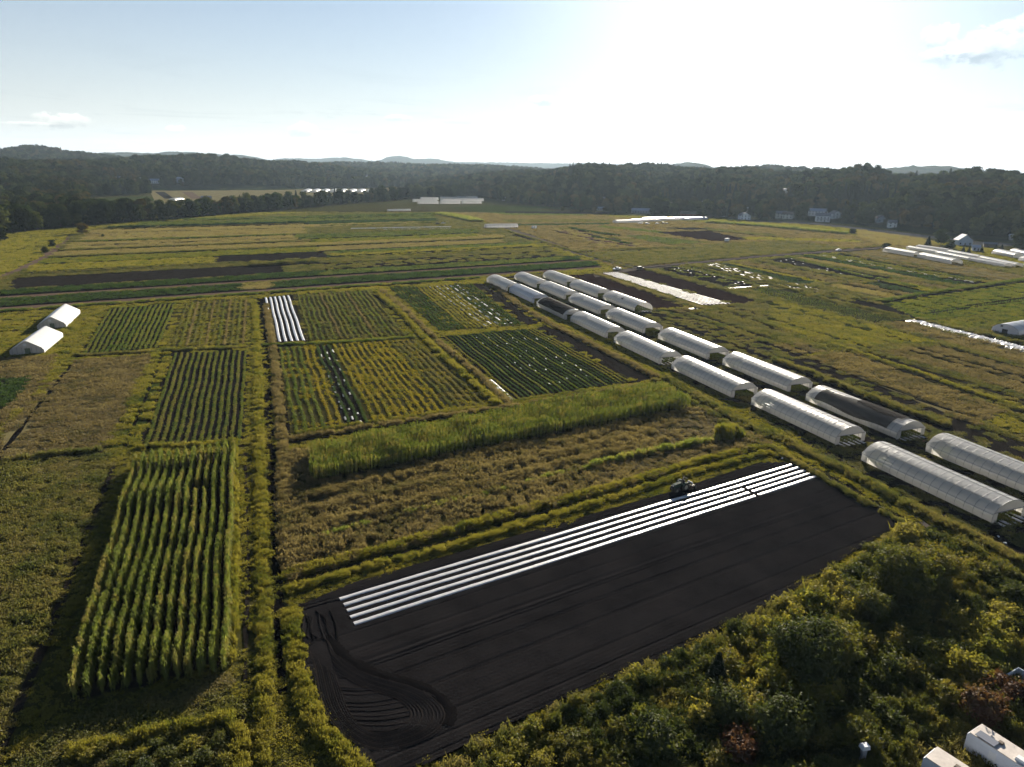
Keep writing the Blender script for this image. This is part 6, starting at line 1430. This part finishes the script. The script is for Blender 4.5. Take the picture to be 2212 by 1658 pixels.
# ------------------------------------------------------------------ tractor and driver
M['tractor'] = paint('dull_green_tractor_paint', (0.03, 0.05, 0.04), .85, var=.3, spec=.15); M['rim_paint'] = paint('pale_wheel_rim', (0.26, 0.24, 0.19), .6)
fw, rw = G(*q('d5', (1420, 1004))[0]), G(*q('d5', (1497, 984))[0])
TF = -EU; trz = math.atan2(TF[1], TF[0]); TL = np.array([-TF[1], TF[0]])      # forward; TL = its left, the camera's side
tc = rw - TL * .85 + TF * .0
tr_ = empty('tractor', (tc[0], tc[1], .33), trz, 'old green farm tractor with a driver beside the white plastic strips', 'tractor')
MB().prism([(.45, .85), (2.55, .8), (2.62, 1.05), (2.55, 1.42), (2.2, 1.52), (.5, 1.62)], -.36, .36).build('hood', M['tractor'], tr_)
MB().box((2.6, 0, 1.12), (.06, .6, .5)).build('grille', M['black'], tr_)
for s in (-.2, .2): MB().disc((0, 0, 0), .1, .08, 10).build('headlight', M['white'], tr_, (2.66, s, 1.3), math.pi / 2)
MB().box((.9, 0, .7), (3.2, .5, .5)).build('chassis', M['black'], tr_)
def big_wheel(x, y, r, w):
    o = MB().disc((0, 0, 0), r, w, 20, r * .6).build('wheel', M['tyre'], tr_, (x, y, r)); MB().disc((0, 0, 0), r * .62, w * .7, 14).build('rim', M['rim_paint'], o)
    lug = MB()
    for k in range(14):
        a = k * 6.283 / 14; lug.box((r * math.cos(a), 0, r * math.sin(a)), (.1, w * .9, .1))
    lug.build('tread', M['tyre'], o)
for y in (-.85, .85): big_wheel(0, y, .78, .42)
for y in (-.7, .7): big_wheel(2.05, y, .45, .26)
for y in (-.85, .85):
    f = MB(); pr = [(.95 * math.cos(a), .78 + .95 * math.sin(a)) for a in np.linspace(.35, 2.6, 8)]; pr2 = [(.9 * math.cos(a), .78 + .9 * math.sin(a)) for a in np.linspace(2.6, .35, 8)]; f.prism(pr + pr2, y - .24, y + .24); f.build('fender', M['tractor'], tr_)
MB().box((-.1, 0, 1.3), (.5, .5, .12)).build('seat', M['black'], tr_); MB().box((-.35, 0, 1.55), (.1, .5, .45)).build('seat_back', M['black'], tr_)
MB().tube([(.55, 0, 1.5), (.3, 0, 1.78)], .03).build('steering_column', M['black'], tr_)
sw = MB().tube([(.28 + .1 * math.cos(a) * .5, .2 * math.sin(a), 1.8 + .2 * math.cos(a) * .5) for a in np.linspace(0, 6.283, 13)], .02, 5); sw.build('steering_wheel', M['black'], tr_)
MB().tube([(1.5, .2, 1.5), (1.5, .2, 2.3)], .05).build('exhaust_pipe', M['steel'], tr_)
rb = MB(); rb.tube([(-.5, -.6, .8), (-.5, -.6, 2.35), (-.5, .6, 2.35), (-.5, .6, .8)], .05); rb.build('roll_bar', M['black'], tr_)
MB().tube([(-.5, -.3, .6), (-1.6, -.3, .5)], .06).tube([(-.5, .3, .6), (-1.6, .3, .5)], .06).tube([(-.5, 0, 1.2), (-1.6, 0, 1.1)], .05).build('hitch', M['steel'], tr_)
imp = MB(); imp.box((-1.7, 0, .6), (.15, 1.7, .15)).box((-2.3, 0, .6), (.12, 1.7, .12)).tube([(-1.7, -.7, .6), (-2.6, -.7, .45)], .06).tube([(-1.7, .7, .6), (-2.6, .7, .45)], .06); imp.build('mulch_layer', M['steel'], tr_)
MB().disc((0, 0, 0), .2, 1.2, 12).build('plastic_roll', M['grey'], tr_, (-2.0, 0, 1.0))
for y in (-.75, .75): MB().disc((0, 0, 0), .28, .14, 12).build('press_wheel', M['tyre'], tr_, (-2.5, y, .3))
# driver: one skinned body
def person(name, loc, rz, joints, edges, label, shirt, head_at, group=None):
    me = bpy.data.meshes.new('body'); me.from_pydata([j[0] for j in joints], edges, []); root = empty(name, loc, rz, label, 'person', group)
    o = link('body', me, root); sk = o.modifiers.new('skin', 'SKIN'); sd = me.skin_vertices[0].data
    for i, j in enumerate(joints): sd[i].radius = (j[1], j[1]); sd[i].use_root = i == 0
    ss = o.modifiers.new('smooth', 'SUBSURF'); ss.levels = ss.render_levels = 1
    dg = bpy.context.evaluated_depsgraph_get(); m2 = bpy.data.meshes.new_from_object(o.evaluated_get(dg)); o.modifiers.clear(); o.data = m2; m2.name = 'body'; m2.materials.clear(); m2.materials.append(M[shirt])
    m2.polygons.foreach_set('use_smooth', np.ones(len(m2.polygons), dtype=bool))
    bm = bmesh.new(); bmesh.ops.create_uvsphere(bm, u_segments=12, v_segments=9, radius=.115)
    for v in bm.verts:
        v.co.z *= 1.22
        if v.co.x > .07 and abs(v.co.y) < .03 and abs(v.co.z) < .04: v.co.x += .03
        v.co += Vector(head_at)
    hm = bpy.data.meshes.new('head'); bm.to_mesh(hm); bm.free(); hm.materials.append(M['skin']); link('head', hm, root)
    MB().tube([(head_at[0], head_at[1], head_at[2] + .05), (head_at[0], head_at[1], head_at[2] + .16)], .135, 12, .09).box((head_at[0] + .13, head_at[1], head_at[2] + .06), (.14, .16, .02)).build('cap', M['black'], root)
    return root
M['skin'] = paint('skin', (.32, .2, .14), .6); M['dark_shirt'] = paint('dark_work_clothes', (.03, .03, .035), .8)
J = [((0, 0, .1), .15), ((.02, 0, .38), .14), ((.04, 0, .56), .12), ((.05, 0, .68), .055), ((.42, .13, .12), .085), ((.55, .14, -.3), .06), ((.66, .14, -.33), .05), ((.42, -.13, .12), .085), ((.55, -.14, -.3), .06), ((.66, -.14, -.33), .05),
     ((.05, .2, .55), .065), ((.2, .27, .32), .05), ((.4, .16, .42), .035), ((.05, -.2, .55), .065), ((.2, -.27, .32), .05), ((.4, -.16, .42), .035)]
E_ = [(0, 1), (1, 2), (2, 3), (0, 4), (4, 5), (5, 6), (0, 7), (7, 8), (8, 9), (2, 10), (10, 11), (11, 12), (2, 13), (13, 14), (14, 15)]
pl = np.array([tc[0], tc[1]]) + TF * -.12
person('person', (pl[0], pl[1], .33 + 1.36), trz, J, E_, 'driver in dark clothes and cap sitting on the green tractor', 'dark_shirt', (.07, 0, .84))

# ------------------------------------------------------------------ trailers and oddments at the lower right
M['trailer_roof'] = paint('stained_white_roof', (.44, .39, .35), .7, var=.6, sc=1.2); M['trailer_side'] = paint('white_trailer_side', (.55, .58, .64), .5, var=.15); M['solar'] = paint('solar_cells', (.16, .17, .20), .3, var=.2, sc=8)
def trailer(c0, c1, far, label, solar=False, L=8.5):
    """roof corners: c0 near-left, c1 near-right of the short front edge; far: a point along the long edge from c1"""
    h = 2.9; a, b, f = G(*c0, h), G(*c1, h), G(*far, h); d = (f - b) / np.hypot(*(f - b)); rz = math.atan2(d[1], d[0]); n = np.array([-d[1], d[0]])
    W = abs(float(np.dot(b - a, n))); W = min(max(W, 2.3), 2.7); ctr = b - n * W / 2 + d * L / 2
    root = empty('travel_trailer', (ctr[0], ctr[1], 0), rz, label, 'trailer', 'travel trailers at the lower right corner')
    MB().prism([(-L / 2, .6), (L / 2, .6), (L / 2, h - .05), (-L / 2 + .25, h - .05), (-L / 2, h - .35)], -W / 2, W / 2).build('body', M['trailer_side'], root)
    MB().prism([(-L / 2 + .2, h - .05), (L / 2 + .05, h - .05), (L / 2 + .05, h + .03), (-L / 2 + .2, h + .03)], -W / 2 - .05, W / 2 + .05).build('roof', M['trailer_roof'], root)
    for x in (-1.6, 1.5): MB().box((x, .1, h + .12), (.5, .5, .2), tip=.8).build('roof_vent', M['roof_brown'], root)
    MB().box((0.6, -.5, h + .18), (.9, .7, .3), tip=.85).build('air_conditioner', M['white'], root)
    for x in (2.4,):
        for s in (-1, 1): MB().box((x, s * W / 2, 1.9), (1.0, .06, .6)).build('window', M['glass'], root)
    MB().box((-1.6, -W / 2, 1.5), (.7, .07, 1.75)).build('door', M['white'], root)
    for x in (-.5, .5):
        for s in (-1, 1): wheel(root, x, s * (W / 2 - .2), .36, .24)
    MB().tube([(-L / 2, .4, .55), (-L / 2 - 1.2, 0, .5)], .06).tube([(-L / 2, -.4, .55), (-L / 2 - 1.2, 0, .5)], .06).build('tow_bar', M['steel'], root)
    if solar:
        MB().box((-2.6, -W * .28, h + .16), (1.9, 1.1, .06)).build('solar_panel', M['solar'], root)
    return root
trailer((1989, 1624.6), (2020, 1611), (2090, 1656), 'nearer travel trailer with a rusty stained white roof')
trailer((2087.6, 1576), (2116.4, 1562), (2212, 1623), 'farther travel trailer with a solar panel on its white roof', True)
p = G(2196, 1486); dm = empty('dumpster', (p[0], p[1], 0), .5, 'open grey dumpster at the right edge of the thicket', 'dumpster')
for c, d in (((0, -1, .8), (3.6, .1, 1.5)), ((0, 1, .8), (3.6, .1, 1.5)), ((-1.75, 0, .8), (.1, 1.9, 1.5)), ((1.75, 0, .8), (.1, 1.9, 1.5))): MB().box(c, d).build('side', M['bluegrey'], dm)
MB().box((0, 0, .12), (3.5, 1.95, .16)).build('floor', M['black'], dm)
p = G(1860, 1652); ps = empty('utility_post', (p[0], p[1], 0), .2, 'grey post with a white box cap in the dark thicket', 'post')
MB().box((0, 0, 1.1), (.5, .4, 2.2)).build('post', M['grey'], ps); MB().box((0, 0, 2.4), (.9, .7, .45), tip=.85).build('cap', M['white'], ps)
p = G(1903, 1616); bk = empty('barrel', (p[0], p[1], 0), 0, 'pale blue barrel half hidden in the dark thicket', 'barrel')
MB().tube([(0, 0, 0), (0, 0, .5), (0, 0, 1.0)], .35, 12).build('body', M['bluegrey'], bk); MB().tube([(0, 0, 1.0), (0, 0, 1.06)], .36, 12).build('lid', M['white'], bk)
for i, (px, m_) in enumerate([(q('d7', (120, 705))[0], 'white'), (q('d7', (1990, 1385))[0], 'white'), (q('d7', (2050, 1440))[0], 'bluegrey'), (q('d7', (1345, 553))[0], 'red')]):
    p = G(*px); o = MB().box((0, 0, -.1), (.32, .22, .16), tip=.8).box((.22, .1, -.12), (.22, .18, .12), .4, .7).build('plastic_scrap', M[m_], None, (p[0], p[1], .5), i)
    tag(o, ('crumpled white plastic at the right end of the plastic strips', 'white scrap beside the nearest tunnel', 'bluish scrap beside the nearest tunnel', 'red crate between the nearest tunnels')[i], 'scrap')

# ------------------------------------------------------------------ haze
def haze():
    m, nt = newmat('haze_air')
    v = nn(nt, 'ShaderNodeVolumePrincipled', ins={'Color': (0.62, 0.80, 1.0, 1), 'Density': HAZE, 'Anisotropy': 0.35})
    nt.links.new(v.outputs[0], nn(nt, 'ShaderNodeOutputMaterial').inputs['Volume'])
    z0, z1, r_ = -5.0, 330.0, 12600.0
    MB().box((0, 0, (z0 + z1) / 2), (2 * r_, 2 * r_, z1 - z0)).build('haze', m)
    o = bpy.data.objects['haze']; tag(o, 'thin pale haze filling the valley', kind='stuff')
HAZE = 0.000034
haze()
